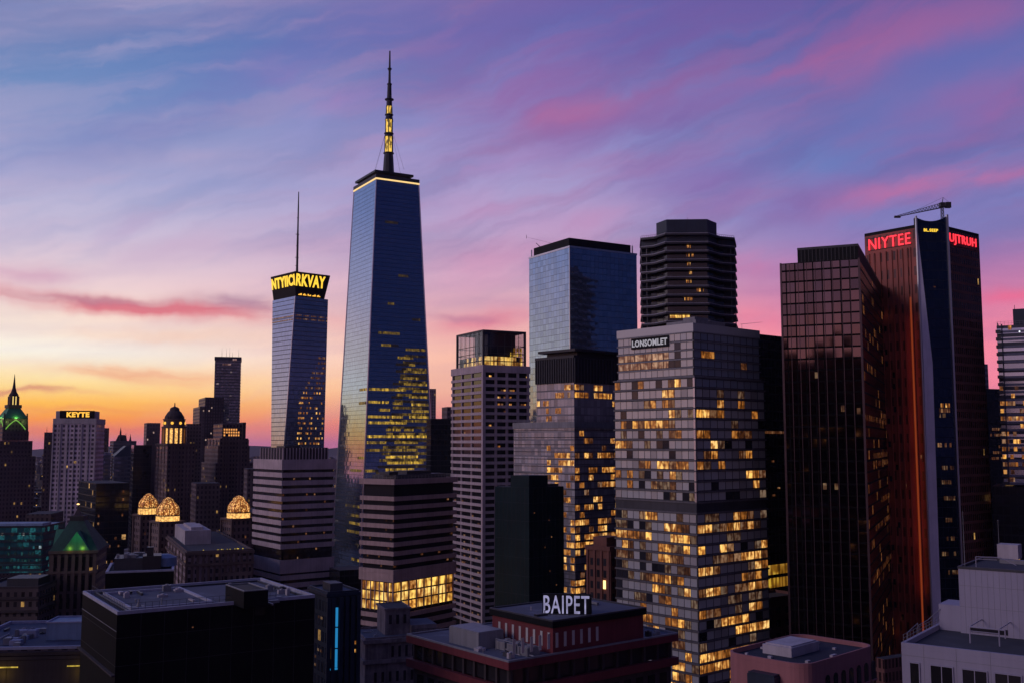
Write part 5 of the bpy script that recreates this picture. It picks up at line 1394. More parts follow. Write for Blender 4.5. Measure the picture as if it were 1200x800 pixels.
    m.tube((pts[-1].x, pts[-1].y, zf+1.2), (q.x+.2, q.y, zf+2.4), .04, .04, 5); m.tube((pts[0].x, pts[0].y, zf), (pts[0].x, pts[0].y, zf+.9), .04, .04, 5); m.tube((pts[1].x, pts[1].y, zf), (pts[1].x, pts[1].y, zf+1.2), .04, .04, 5)
    b.part('cable', m, 'grey_metal')
    # rooftop unit, ducts, pipes and whip antenna on the upper block
    def up(px, py): return b.W2L(onplane(px, py, zu1))
    q = up(1169, 653.5); m = MB(); m.box(q.x, q.x+2.4, q.y, q.y+2.2, zu1+.003, zu1+1.75); b.part('rooftop_unit', m, 'pale_concrete')
    q2 = up(1172, 659); m = MB(); m.box(q2.x, q2.x+5, q2.y-.3, q2.y+.5, zu1+.003, zu1+.45); b.part('duct', m, 'grey_metal')
    q3 = up(1144, 664.5); m = MB(); A = Vector((q3.x, q3.y, zu1)); up_ = Vector((0,0,1.25))
    m.tube(A, A+up_, .05, .05, 5); m.tube(A+up_, A+up_+Vector((2.6,.3,.05)), .045, .045, 5); m.tube(A+up_+Vector((2.6,.3,.05)), A+Vector((4.2,.5,.5)), .045, .045, 5); m.tube(A+up_*.8, A+up_*.8+Vector((2.2,.3,0)), .035, .035, 5); b.part('pipe', m, 'white_panel')
    q4 = up(1127.5, 664); m = MB(); m.tube((q4.x+.25, q4.y+.25, zu1), (q4.x+.25, q4.y+.25, zu1+6.5), .045, .025, 5); b.part('antenna', m, 'grey_metal')
    m = MB(); m.tube((q.x+.2, q.y+.2, zu1+1.76), (q.x+.2, q.y+.2, zu1+4.6), .03, .02, 5); m.lathe([(0,zu1+4.6),(.09,zu1+4.68),(0,zu1+4.78)], 6, q.x+.2, q.y+.2); b.part('lamp_mast', m, 'grey_metal')
white_building()
CLUTTER = []
# ------------------------------------------------------------------ the red roof building with its letters
def sign_building():
    D = 165.0
    b = Bld('red_trimmed_building', 'dark building in the lower middle with red cornices and snow-grey roof under white letters', 'office block', 476, 596, 795, 776, D, yl=744.5, yr=743)
    W, L = b.W, b.L; zr = b.z
    zt = b.h
    b.box('walls', ['dark_stone', 'dark_roof'], 0, zr(800) if False else zt-5.6, 1.0, W-1.0, 1.0, L-1.0)
    # deep cornice: roof slab edge, dark gallery storey, second red band
    b.box('roof_slab', ['red_paint', 'roof_gravel'], zt-1.2, zt)
    m = MB(); m.ring(.35, W-.35, .35, L-.35, .30, zt+.003, zt+.28); b.part('parapet', m, 'grey_metal')
    b.box('gallery', ['ribbon_glass', 'dark_roof'], zt-4.0, zt-1.21, 1.3, W-1.3, 1.3, L-1.3)
    b.rings('red_band', 'red_paint', [zt-5.4], 1.35, 1.0, 1.0, W-1, 1.0, L-1)
    for f, A, n in (('L', L, 9), ('R', W, 11)): b.fins('gallery_post', 'dark_stone', f, [1.2+(A-2.4)*k/n for k in range(n+1)], zt-4.04, zt-1.2, .5, .5, -1.3)
    b.rings('floor_band', 'dark_stone', [zt-10.6, zt-15.2], .9, .25, 1.0, W-1, 1, L-1)
    for f, A, n in (('L', L, 8), ('R', W, 12)):
        b.grid(f, 1.6, A-1.6, zt-9.6, zt-5.8, n, 1, .58, .62, lambda i, j: ('window', 'ribbon_glass'), x0=1.0, y0=1.0)
        b.grid(f, 1.6, A-1.6, zt-15, zt-10.8, n, 1, .58, .62, lambda i, j: ('window', 'ribbon_glass'), x0=1.0, y0=1.0)
    # penthouse
    Dn = at(648, 742, D+9)
    p = b.W2L(at(648, 757.5, D+6.5)); x0, y0 = p.x, p.y
    Wp = corner_len(648, 757.5, D+6.5, b.b, 'R', 754, 735); Lp = corner_len(648, 757.5, D+6.5, b.b, 'L', 577, 735)
    zp = at(648, 727.5, D+6.5).z
    b.box('penthouse', ['red_paint', 'dark_roof'], zt+.004, zp-1.0, x0, x0+Wp, y0, y0+Lp)
    b.box('penthouse_roof', ['black_panel', 'roof_gravel'], zp-.99, zp, x0-.4, x0+Wp+.4, y0-.4, y0+Lp+.4)
    m = MB(); m.ring(x0-.1, x0+Wp+.1, y0-.1, y0+Lp+.1, .28, zp+.003, zp+.25); b.part('penthouse_parapet', m, 'dark_metal')
    for f, A, n in (('L', Lp, 8), ('R', Wp, 11)):
        b.grid(f, .6, A-.6, zt+.7, zp-1.6, n, 1, .30, .80, lambda i, j: ('penthouse_window', 'pale_glass'), x0=x0, y0=y0, off=.04)
    b.flush()
    # rooftop plant on the near-left side
    q = b.W2L(at(540, 738, D+10)); 
    m = MB(); m.box(x0-7.5, x0-2.2, y0+Lp-6.0, y0+Lp+2.5, zt+.004, zt+2.7); m.box(x0-7.4, x0-2.3, y0+Lp-5.9, y0+Lp+2.4, zt+2.71, zt+2.85); b.part('plant_room', m, 'grey_metal')
    rr = random.Random(44)
    for k in range(3):
        m = MB(); x = x0-4.6+k*.1; y = y0+1.0+k*3.1
        m.box(x, x+2.6, y, y+2.4, zt+.004, zt+1.35); m.tube((x+.7, y+.7, zt+1.35), (x+.7, y+.7, zt+1.55), .5, .5, 10); m.tube((x+1.9, y+1.6, zt+1.35), (x+1.9, y+1.6, zt+1.55), .5, .5, 10); m.tube((x+1.9,y+.6,zt+1.35),(x+1.9,y+.6,zt+1.5),.4,.4,10)
        for i in range(6): m.box(x-.04, x-.005, y+.2+i*.36, y+.4+i*.36, zt+.2, zt+1.2)
        b.part('air_unit', m, 'grey_metal')
    m = MB(); m.tube((x0-5, y0+8.8, zt), (x0-5, y0+8.8, zt+1.8), .08, .08, 5); m.tube((x0-5, y0+8.8, zt+1.8), (x0-5, y0+3, zt+1.8), .08, .08, 5); m.tube((x0-5, y0+3, zt+1.8), (x0-5, y0+3, zt+.2), .08, .08, 5); m.tube((x0-4.2, y0-.3, zt+.25), (x0-4.2, y0+9, zt+.25), .12, .12, 5)
    b.part('pipe', m, 'grey_metal')
    for k in range(5): m = MB(); x = x0+3+k*3.0+rr.random(); y = rr.uniform(1.5, y0-1.2) if y0 > 3 else 1.5; w = rr.uniform(.4, 1.2); m.box(x, x+w, y, y+.7, zt+.004, zt+rr.uniform(.3, .8)); b.part('roof_vent', m, 'dark_metal')
    CLUTTER.append((b, zt, (1.0, x0-1.5, 1.0, y0+Lp-7, 303, 12))); CLUTTER.append((b, zt, (x0, W-2, 1.0, max(1.6, y0-2), 304, 14))); CLUTTER.append((b, zp, (x0+1, x0+Wp-2, y0+Lp*.3, y0+Lp-1, 305, 9)))
    # roof letters on a frame
    A = at(637.5, 714.0, D+14); Bq = at(692.5, 717.5, D+13)
    rz = math.atan2(Bq.y-A.y, Bq.x-A.x); w = (Bq-A).length; 
    s = empty('roof_sign', (A.x, A.y, zp+.01), rz); tag(s, 'white letters reading BAIPET standing on the red penthouse roof', 'sign')
    h = 2.95
    o = lettering('letters', 'BAIPET', w*.97, h, .45, 'white_letter', s, (0, -.55, .25), 0, .0)
    m = MB(); m.box(-.25, w+.1, -.06, .45, .1, h+.45); m.build('backing', 'black_panel', s)
    m = MB(); m.box(-.3, w+.2, -.6, .6, 0, .10)
    for k in range(5): m.tube((w*k/4, 2.2, 0), (w*k/4, .45, h*.8), .07, .07, 5)
    m.build('frame', 'dark_metal', s)
    m = MB(); pz = b.W2L(at(634, 720, D+12)); m.box(pz.x-1.2, pz.x+1.2, pz.y-.4, pz.y+.4, zp+.003, zp+.35); m.box(pz.x+8, pz.x+10.0, pz.y+1.4, pz.y+2.6, zp+.003, zp+.45); m.box(pz.x+3.8, pz.x+4.4, pz.y-1.4, pz.y-.9, zp+.003, zp+.3); b.part('roof_hatch', m, 'black_metal')
sign_building()

def black_block():
    D = 152.0
    b = Bld('black_box_building', 'big plain black box building lower left with a lavender flat roof and rooftop railing', 'office block', 97, 137.5, 369, 716, D, yl=693, yr=701)
    W, L = b.W, b.L; zr = b.z
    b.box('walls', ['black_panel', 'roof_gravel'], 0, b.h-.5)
    m = MB(); m.ring(.35, W-.35, .35, L-.35, .35, b.h-.499, b.h); b.part('parapet', m, 'roof_edge')
    m = MB(); m.ring(1.9, W-1.4, 1.9, L-1.6, .3, b.h-.498, b.h-.2); b.part('roof_kerb', m, 'dark_metal')
    rail(b, 1.2, W*.80, 1.2, L-1.0, b.h-.49, 1.35, 1.0, 'dark_metal', .035, 'FL')
    # penthouse at the right, low monitor and a roof cone
    p = b.W2L(at(287, 702.5, D+5.5)); 
    m = MB(); m.box(p.x-.1, p.x+3.7, p.y+.2, p.y+9.0, b.h-.498, b.h+2.0); b.part('penthouse', m, 'black_panel')
    m = MB(); m.ring(p.x+.1, p.x+3.5, p.y+.4, p.y+8.8, .22, b.h+2.003, b.h+2.16); b.part('penthouse_edge', m, 'grey_metal')
    m = MB(); m.ring(3.0, p.x-2.6, 3.4, L-3.2, .4, b.h-.497, b.h-.12); b.part('roof_upstand', m, 'roof_edge')
    q = b.W2L(at(163, 702, D+6)); m = MB(); m.box(q.x-.9, q.x+.9, q.y-.4, q.y+.6, b.h-.498, b.h-.2); m.lathe([(.4, b.h-.2), (.12, b.h+.5), (.12, b.h+.9), (0, b.h+1.0)], 8, q.x, q.y+.1); b.part('roof_vent', m, 'grey_metal')
    m = MB(); m.box(p.x+5, p.x+6.6, p.y+3, p.y+4, b.h-.498, b.h-.1); m.box(p.x+7, p.x+7.8, p.y+5, p.y+6, b.h-.498, b.h+.1); m.box(p.x+4.6, p.x+4.9, p.y+1, p.y+8, b.h-.498, b.h-.25); b.part('roof_vent', m, 'grey_metal')
    b.fins('panel_seam', 'dark_metal', 'R', [W*k/9 for k in range(1, 9)], 0, b.h-.6, .05, .015); b.rings('panel_seam', 'dark_metal', [zr(748), zr(781)], .05, .017)
    CLUTTER.append((b, b.h-.5, (3.5, p.x-3.5, 4, L-4, 301, 12))); CLUTTER.append((b, b.h-.5, (p.x+4.5, W-2, 2, L-4, 302, 12)))
    # panel joint on the left face and one small lit slit
    m = MB(); m.box(-.05, -.002, 0, L, zr(740), zr(739.2)); b.part('panel_joint', m, 'grey_metal')
    b.wins.append(('R', W*.70, zr(731), 1.6, 1.2, .02, 0, 0, 'window', 'dark_glass')); b.wins.append(('R', W*.36, zr(743), .25, .15, .02, 0, 0, 'lit_window', 'dim_room')); b.flush()
    m = MB(); m.box(-.6, -.06, -.3, L, zr(790)-.25, zr(790)); b.part('ledge', m, 'dark_stone')
    # the slightly higher dark block standing behind its left end
    c = Bld('dark_plant_building', 'dark flat block with a pale roof edge and rooftop machinery behind the black box building', 'building', 112, 123.5, 204, 671.5, 205.0, yl=666, b=18, Dp=16)
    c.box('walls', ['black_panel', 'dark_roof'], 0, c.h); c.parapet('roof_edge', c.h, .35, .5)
    W2, L2 = c.W, c.L
    m = MB(); m.box(W2*.10, W2*.52, L2*.3, L2*.8, c.h+.003, c.h+2.3); c.part('machine_room', m, 'dark_metal')
    rr = random.Random(61)
    m = MB()
    for k in range(14): x = W2*.1+W2*.4*rr.random(); y = L2*.3+L2*.45*rr.random(); s = rr.uniform(.5, 1.4); m.box(x, x+s, y, y+s, c.h+2.303+.002*k, c.h+2.6+rr.random()*.9)
    c.part('vent_cluster', m, 'grey_metal')
    m = MB(); m.box(W2*.52, W2*.80, L2*.25, L2*.6, c.h+.003, c.h+2.7); m.box(W2*.58, W2*.68, L2*.3, L2*.4, c.h+2.705, c.h+4.4); c.part('tank', m, 'black_metal')
    m = MB(); m.tube((W2*.84, L2*.5, c.h+.3), (W2*.84, L2*.5, c.h+2.0), 2.6, 2.5, 18); m.lathe([(2.5, c.h+2.0), (1.2, c.h+2.6), (0, c.h+2.7)], 18, W2*.84, L2*.5); c.part('water_tank', m, 'blue_unit')
plain('roof_edge', (.40,.40,.50), .7, var=.2)
black_block()

def corner_roof():
    D = 225.0
    b = Bld('stone_roof_building', 'old stone building at the lower left edge with cluttered flat roof and yellow uplights', 'building', -120, -60, 110, 771, D, b=6, Dp=34)
    W, L = b.W, b.L; zr = b.z
    zt = at(50, 759, D).z
    b.box('walls', ['stone_dark', 'roof_gravel'], 0, zt-.6); b.parapet('roof_edge', zt-.6, .6, .6)
    b.rings('cornice', 'dark_stone', [zt-2.6, zt-1.7], .7, .8)
    pts = lambda px, py, dd: b.W2L(at(px, py, D+dd))
    p = pts(54, 746, 12)
    m = MB(); m.box(p.x, p.x+10, p.y, p.y+8, zt-.59, zt+3.2); b.part('rooftop_unit', m, 'blue_unit'); m = MB(); m.ring(p.x+.1, p.x+9.9, p.y+.1, p.y+7.9, .3, zt+3.203, zt+3.5); b.part('unit_edge', m, 'roof_edge')
    rr = random.Random(71)
    for k in range(16):
        q = pts(rr.uniform(2, 48), 750, rr.uniform(3, 22)); s = rr.uniform(.8, 2.6); m = MB(); h = rr.uniform(.4, 1.7)
        m.box(q.x, q.x+s, q.y, q.y+s*.8, zt-.597, zt-.59+h); m.box(q.x+.1, q.x+s-.1, q.y+.1, q.y+s*.8-.1, zt-.585+h, zt-.45+h); b.part('air_unit', m, 'roof_edge' if k % 2 else 'grey_metal')
    q = pts(20, 750, 14); CLUTTER.append((b, zt-.6, (q.x-8, q.x+14, q.y-9, q.y+12, 306, 16)))
    z0 = at(50, 800, D).z
    for px in (8, 88):
        q = pts(px, 772, 0)
        m = MB(); m.box(q.x-2.2, q.x+2.2, -.9, -.80, zt-4.2, zt-3.95); b.part('uplight', m, 'dim_yellow')
    b.fins('pier', 'dark_stone', 'R', [W*k/16 for k in range(17)], 0, zt-2.7, 2.0, .7)
    b.grid('R', .5, W-.5, zt-26, zt-5, 16, 4, .5, .8, lambda i, j: ('window', 'ribbon_glass')); b.flush()
    for px in (4, 94):
        q = b.root.matrix_basis @ Vector((pts(px, 772, 0).x, -2.6, zt-5.4))
        l = bpy.data.lights.new('uplight_lamp', 'POINT'); l.energy = 90; l.color = (1, .7, .08); l.shadow_soft_size = .4
        o = bpy.data.objects.new('uplight_lamp', l); COL.objects.link(o); o.location = q
corner_roof()

def neon_building():
    D = 265.0
    b = Bld('blue_lit_building', 'dark blue building with one vertical cyan light tube on its front', 'office block', 362, 384, 421, 693, D, yl=688, b=30)
    W, L = b.W, b.L; zr = b.z
    b.box('walls', ['night_navy', 'roof_gravel'], 0, b.h-.5); b.parapet('navy_panel', b.h-.5, .5, .4)
    b.rings('cornice', 'navy_panel', [zr(699)], .8, .4)
    u = W*.28
    b.fins('pier', 'navy_panel', 'R', [W*t for t in (.03, .17, .42, .60, .78, .97)], 0, zr(700), 1.0, .7)
    for k, (y0, y1) in enumerate(((712,734),(736,759),(761,782))):
        m = MB(); m.tube((u, -.45, zr(y1)), (u, -.45, zr(y0)), .34, .34, 8); b.part('light_tube', m, 'cyan_tube')
    m = MB(); m.box(u-1.7, u+.4, -.5, -.1, zr(785), zr(783)); b.part('light_tube', m, 'cyan_tube')
    rr = random.Random(81)
    b.grid('L', 1, L-1, zr(790), zr(702), 6, 9, .5, .3, lambda i, j: ('lit_window', 'faint_room') if rr.random() < .15 else None)
    b.grid('R', W*.8, W-.5, zr(780), zr(712), 4, 7, .7, .4, lambda i, j: ('lit_window', 'lit_room') if (j in (4, 5) or rr.random() < .12) and rr.random() < .8 else None)
    b.flush()
    m = MB(); m.box(W*.2, W*.6, L*.2, L*.6, b.h-.49, b.h+1.6); b.part('roof_plant', m, 'dark_metal')
    # stone base block in front of the banded office block
    c = Bld('stone_podium_building', 'weathered pale stone building with a stepped cornice below the golden lit storey', 'building', 421, 428, 520, 748, 300.0, b=20, Dp=18)
    W, L = c.W, c.L; zr = c.z
    c.box('walls', ['stained_stone', 'roof_gravel'], 0, c.h-.4); c.rings('cornice', 'stained_stone', [c.h-1.4, zr(778)], 1.1, .7)
    c.parapet('stained_stone', c.h-.4, .6, .4); CLUTTER.append((c, c.h-.4, (1, W*.28, 1, L-2, 307, 7)))
    c.box('upper_storey', ['stained_stone', 'dark_roof'], c.h-.39, zr(718), W*.30, W*.62, L*.3, L*.9); c.box('lower_wing', ['stained_stone', 'roof_gravel'], c.h-.39, zr(738), W*.62+.01, W*.95, L*.2, L*.8)
    m = MB(); m.ring(W*.3, W*.62, L*.3, L*.9, .35, zr(719.5), zr(718)+.2); c.part('upper_cornice', m, 'stained_stone')
    c.grid('R', W*.3, W-2, zr(776), zr(754), 7, 1, .35, .6, lambda i, j: ('window', 'ribbon_glass')); c.grid('R', 2, W-2, zr(776)-16, zr(776)-2, 9, 3, .35, .6, lambda i, j: ('window', 'ribbon_glass'))
    c.grid('R', W*.32, W*.60, zr(740), zr(722), 3, 1, .4, .6, lambda i, j: ('window', 'ribbon_glass'), y0=L*.3)
    c.flush()
    rail(c, W*.63, W-.5, .5, L*.19, c.h, 1.2, 1.5, 'dark_metal', .06)
    # small arched brown tower beside the teal slab tower
    d = Bld('arched_brick_tower', 'narrow red-brown brick block with tall arched recesses between teal and pale towers', 'building', 688, 714, 735, 640, 375.0, b=50)
    W, L = d.W, d.L; zr = d.z
    d.box('walls', ['brick_brown', 'dark_roof'], 0, d.h-.3); d.rings('cornice', 'brick_brown', [d.h-1.6], 1.6, .6)
    m = MB(); m.box(W*.1, W*.8, L*.2, L*.8, d.h-.29, zr(630)); d.part('roof_house', m, 'brick_brown')
    for f, A, n in (('L', L, 3), ('R', W, 3)):
        d.grid(f, .6, A-.6, zr(790), zr(652), n, 10, .42, .62, lambda i, j: ('window', 'dark_glass'))
        d.fins('pier', 'brick_brown', f, [.3+(A-.6)*k/n for k in range(n+1)], 0, d.h-1.6, .8, .5)
    d.flush()
    for u in (L*.2,):
        m = MB(); m.box(-.5, -.3, u-.5, u+.5, zr(690), zr(680)); d.part('door_lamp', m, 'warm_lamp')
plain('brick_brown', (.17,.072,.055), .85); plain('stained_stone', (.20,.16,.17), .9, var=.5, scale=.25)
facade('night_navy', (.012,.020,.036), (.020,.034,.055), 2.6, 3.8, .7, .7, lit=.02, st=.4, seed=19.5, metal=.3, rough=.12)
neon_building()

# ------------------------------------------------------------------ left-hand old town
def gold_dome_mats():
    m, g, p = new_mat('gold_lattice_glow')
    uv = g.node('ShaderNodeUVMap'); s = g.sep(uv.outputs[0]); geo = g.node('ShaderNodeNewGeometry')
    v = g.node('ShaderNodeTexVoronoi'); g.put(v.inputs['Vector'], geo.outputs['Position']); v.inputs['Scale'].default_value = 1.25
    spot = g.ss(v.outputs['Distance'], .15, .62, 1.0, .0)
    n = g.noise(geo.outputs['Position'], .25, 2.0)
    g.put(p.inputs['Base Color'], (.35,.18,.05,1)); p.inputs['Roughness'].default_value = .5
    g.put(p.inputs['Emission Color'], g.mix(spot, (1.0,.26,.03,1), (1.0,.62,.20,1)))
    g.put(p.inputs['Emission Strength'], g.math('MULTIPLY', g.math('ADD', g.math('MULTIPLY', spot, 1.1), .22), g.ss(n, .3, .6, .45, 1.1)))  # floodlight on the dome is painted in as emission
    m.cycles.emission_sampling = 'NONE'
gold_dome_mats()
glow('drum_glow', (1.0,.52,.14), 1.1, var=.5)

def domed_tower(label, px, ytop, ydrum, ybase, w, D, seed):
    c = at(px, ybase, D); z = lambda y: at(px, y, D).z; S = D/1200
    root = empty('domed_tower', (c.x, c.y, 0), R(40)); tag(root, label, 'tower', 'golden domed towers of the old town')
    r = w*S/2
    q = r*1.12
    m = MB(); m.box(-q, q, -q, q, 0, z(ybase)-1.0, 0, 1); m.build('shaft', ['stone_brown', 'dark_roof'], root)
    m = MB(); m.box(-q-.8, q+.8, -q-.8, q+.8, z(ybase)-.99, z(ybase)); m.build('cornice', 'brown_stone', root)
    for sx, sy in ((-1,-1),(1,-1),(-1,1),(1,1)):
        m = MB(); m.box(sx*q-.7, sx*q+.7, sy*q-.7, sy*q+.7, 0, z(ybase)-1.0); m.build('corner_pier', 'brown_stone', root)
    n = 20
    m = MB(); m.lathe([(r*1.05, z(ybase)), (r*1.05, z(ydrum))], n); m.build('lit_drum', 'drum_glow', root)
    m = MB()
    for k in range(n): a = 2*math.pi*k/n; m.tube((r*1.02*math.cos(a), r*1.02*math.sin(a), z(ybase)), (r*1.02*math.cos(a), r*1.02*math.sin(a), z(ydrum)), .22, .22, 4)
    m.lathe([(r*.9, z(ydrum)-.1), (r*1.1, z(ydrum)-.1), (r*1.1, z(ydrum)+.5), (r*.9, z(ydrum)+.5)], n); m.build('colonnade', 'brown_stone', root)
    zd = z(ydrum)+.5; h = z(ytop)-zd
    prof = [(r*1.0, zd), (r*1.04, zd+h*.18), (r*.96, zd+h*.42), (r*.74, zd+h*.62), (r*.58, zd+h*.70), (r*.50, zd+h*.84), (r*.28, zd+h*.95), (0, zd+h)]
    m = MB(); m.lathe(prof, n); m.build('dome', 'gold_lattice_glow', root)
    m = MB()
    for k in range(12):
        a = 2*math.pi*(k+.5)/12
        for (r0, z0), (r1, z1) in zip(prof[:6], prof[1:7]): m.tube((r0*1.02*math.cos(a), r0*1.02*math.sin(a), z0), (r1*1.02*math.cos(a), r1*1.02*math.sin(a), z1), .16, .16, 4)
    m.build('dome_rib', 'dark_stone', root)
    rr = random.Random(seed)
    for k in range(3):
        m = MB(); m.box(-.4, .4, -.1, 0, -.7, .7); o = m.build('lit_window', 'dim_room', root); o.location = (rr.uniform(-q*.7, q*.7), -q-.05, z(ybase)-rr.uniform(8, 40))
domed_tower('golden lattice-domed stone tower in front of its twin, by the small roof house', 196.5, 582, 603.5, 609.5, 25, 560, 1)
domed_tower('golden lattice-domed stone tower half hidden behind its nearer twin', 173.5, 577.5, 594.5, 601.5, 21, 610, 2)
domed_tower('golden lattice-domed stone tower standing alone before the art deco block', 279.5, 580, 600, 606, 25, 575, 3)

def masonry_block():
    D = 470.0
    b = Bld('masonry_block', 'wide stone block with a pale rooftop house and a string of roof lights', 'building', 190, 219, 296, 646, D, yl=637, b=24)
    W, L = b.W, b.L; zr = b.z
    b.box('walls', ['stone_mauve', 'dark_roof'], 0, b.h-.6); b.parapet('brown_stone', b.h-.6, .8, .6)
    b.rings('cornice', 'brown_stone', [b.h-1.6, zr(663.5)], 1.2, .8)
    p = (W*.12, L*.35); m = MB(); m.box(p[0], p[0]+W*.42, p[1], p[1]+L*.4, b.h-.59, b.h+6.2); m.box(p[0]+3, p[0]+W*.3, p[1]+2, p[1]+L*.3, b.h+6.205, b.h+7.6); b.part('rooftop_house', m, 'pale_concrete')
    rr = random.Random(33)
    for k in range(26): x = W*(.05+.9*k/26)+rr.random(); m = MB(); m.box(x, x+.4, .9, 1.2, b.h+.2, b.h+.4+.3*rr.random()); b.part('roof_light', m, 'dim_yellow') if rr.random() < .5 else None
    for f, A, n in (('L', L, 8), ('R', W, 12)):
        b.fins('pilaster', 'brown_stone', f, [A*k/n for k in range(n+1)], 0, b.h-1.7, 1.1, .45)
    m = MB(); m.box(W*.55, W*1.0-.2, L*.02-3, -.02, 0, zr(672)); b.part('front_wing', m, 'stone_brown')
masonry_block()

def green_roof_building():
    D = 420.0
    b = Bld('green_roofed_building', 'old brown stone building with a dark pyramid roof whose gables are lit green', 'building', 46, 60, 113, 645, D, b=12, Dp=24)
    W, L = b.W, b.L; zr = b.z
    b.box('walls', 'stone_dark', 0, b.h-.3)
    b.rings('cornice', 'brown_stone', [b.h-1.2], 1.2, .9); b.rings('string_course', 'brown_stone', [zr(672)], 1.0, .7)
    for f, A, n in (('L', L, 5), ('R', W, 6)):
        b.fins('pilaster', 'brown_stone', f, [.5+(A-1)*k/n for k in range(n+1)], 0, b.h-1.3, 1.3, .6)
        b.grid(f, .5, A-.5, zr(668), zr(650), n, 1, .42, .72, lambda i, j: ('window', 'ribbon_glass'))
        b.grid(f, .5, A-.5, 40, zr(676), n, 8, .40, .62, lambda i, j: ('window', 'ribbon_glass'))
    b.flush()
    P = [(-.6,-.6),(W+.6,-.6),(W+.6,L+.6),(-.6,L+.6)]
    k = .30; cx, cy = W*.42, L*.5
    Q = [(cx+(x-cx)*k, cy+(y-cy)*k) for x, y in P]
    m = MB(); m.prism(P, b.h-.0, Q, zr(612)); b.part('roof', m, 'roof_copper')
    m = MB(); Q2 = [(cx+(x-cx)*.5, cy+(y-cy)*.5) for x, y in Q]; m.prism(Q, zr(612)+.01, Q, zr(606)); m.prism(Q2, zr(606)+.01, [(cx,cy)]*4, zr(596), 0, False); b.part('lantern', m, 'dark_stone')
    m = MB(); m.tube((cx, cy, zr(596)-.6), (cx, cy, zr(590)), .3, .12, 6); b.part('finial', m, 'dark_stone')
    m = MB(); m.lathe([(0, zr(593.5)), (.7, zr(592.5)), (0, zr(591.2))], 8, cx, cy); b.part('finial_lamp', m, 'warm_lamp')
    # gables with the green flood light on them
    def gable(face, A, c, half, mat='green_copper'):
        z0 = b.h+.05; z1 = zr(622.5)
        m = MB()
        if face == 'R':
            f = [(c-half, -.9, z0), (c+half, -.9, z0), (c, -.9, z1)]; bk = [(c-half, 5, z0), (c+half, 5, z0), (c, 8, z1)]
        else:
            f = [(-.9, c+half, z0), (-.9, c-half, z0), (-.9, c, z1)]; bk = [(5, c+half, z0), (5, c-half, z0), (8, c, z1)]
        m.poly(f, [(0,0),(1,0),(.5,1)])
        for q in range(3): j = (q+1) % 3; m.poly([f[j], f[q], bk[q], bk[j]], [(0,0)]*4)
        b.part('gable', m, mat)
    gable('R', W, W*.56, W*.30); gable('L', L, L*.5, L*.26)
    M = b.root.matrix_basis
    for loc, e, col in (((W*.42, -1.5, b.h+.9), 60, (1,.85,.10)), ((W*.70, -1.5, b.h+.9), 60, (1,.85,.10)), ((W*.57, -5.0, b.h+5.5), 200, (.05,1,.35)), ((-1.6, L*.5, b.h+1.2), 90, (.85,1,.12))):
        l = bpy.data.lights.new('green_floodlight', 'POINT'); l.energy = e; l.color = col; l.shadow_soft_size = .5
        o = bpy.data.objects.new('green_floodlight', l); COL.objects.link(o); o.location = M @ Vector(loc)
plain('roof_copper', (.035,.075,.06), .8, var=.4)
green_roof_building()

def teal_office():
    D = 520.0
    b = Bld('teal_lit_office', 'low glass office glowing teal inside at the left edge beside the green gables', 'office block', -60, -30, 51, 617, D, b=4, Dp=30)
    W, L = b.W, b.L; zr = b.z
    b.box('walls', ['teal_lit', 'blue_unit'], zr(672), b.h); b.rings('floor_ledge', 'navy_panel', [zr(672)+k*(b.h-zr(672))/6 for k in range(7)], .5, .3)
    rr = random.Random(91)
    b.grid('R', W*.28, W-.3, zr(668), zr(622), 14, 6, .7, .45, lambda i, j: ('lit_window', 'teal_room') if rr.random() < .55 else (('lit_window', 'cool_room') if rr.random() < .25 and j in (0, 2, 3) else None)); b.flush()
    m = MB(); m.box(W*.2, W*.95, L*.1, L*.5, b.h+.01, b.h+1.4); b.part('roof_plant', m, 'blue_unit')
    c = Bld('dark_podium_block', 'dark stone podium with flat roof in front of the teal glowing office', 'building', -60, -30, 45, 690, 400.0, b=4, Dp=30)
    c.box('walls', ['stone_dark', 'dark_roof'], 0, c.h); c.parapet('dark_stone', c.h, .9, .6); c.rings('cornice', 'dark_stone', [c.h-4, c.h-9], 1.0, .5)
    m = MB(); m.box(c.W*.4, c.W*.9, c.L*.2, c.L*.6, c.h+.01, c.h+3.2); c.part('roof_plant', m, 'dark_metal')
lit_panes('cool_room', (.55,.8,.9), (.8,.85,.8), .55, .2, .8)
teal_office()

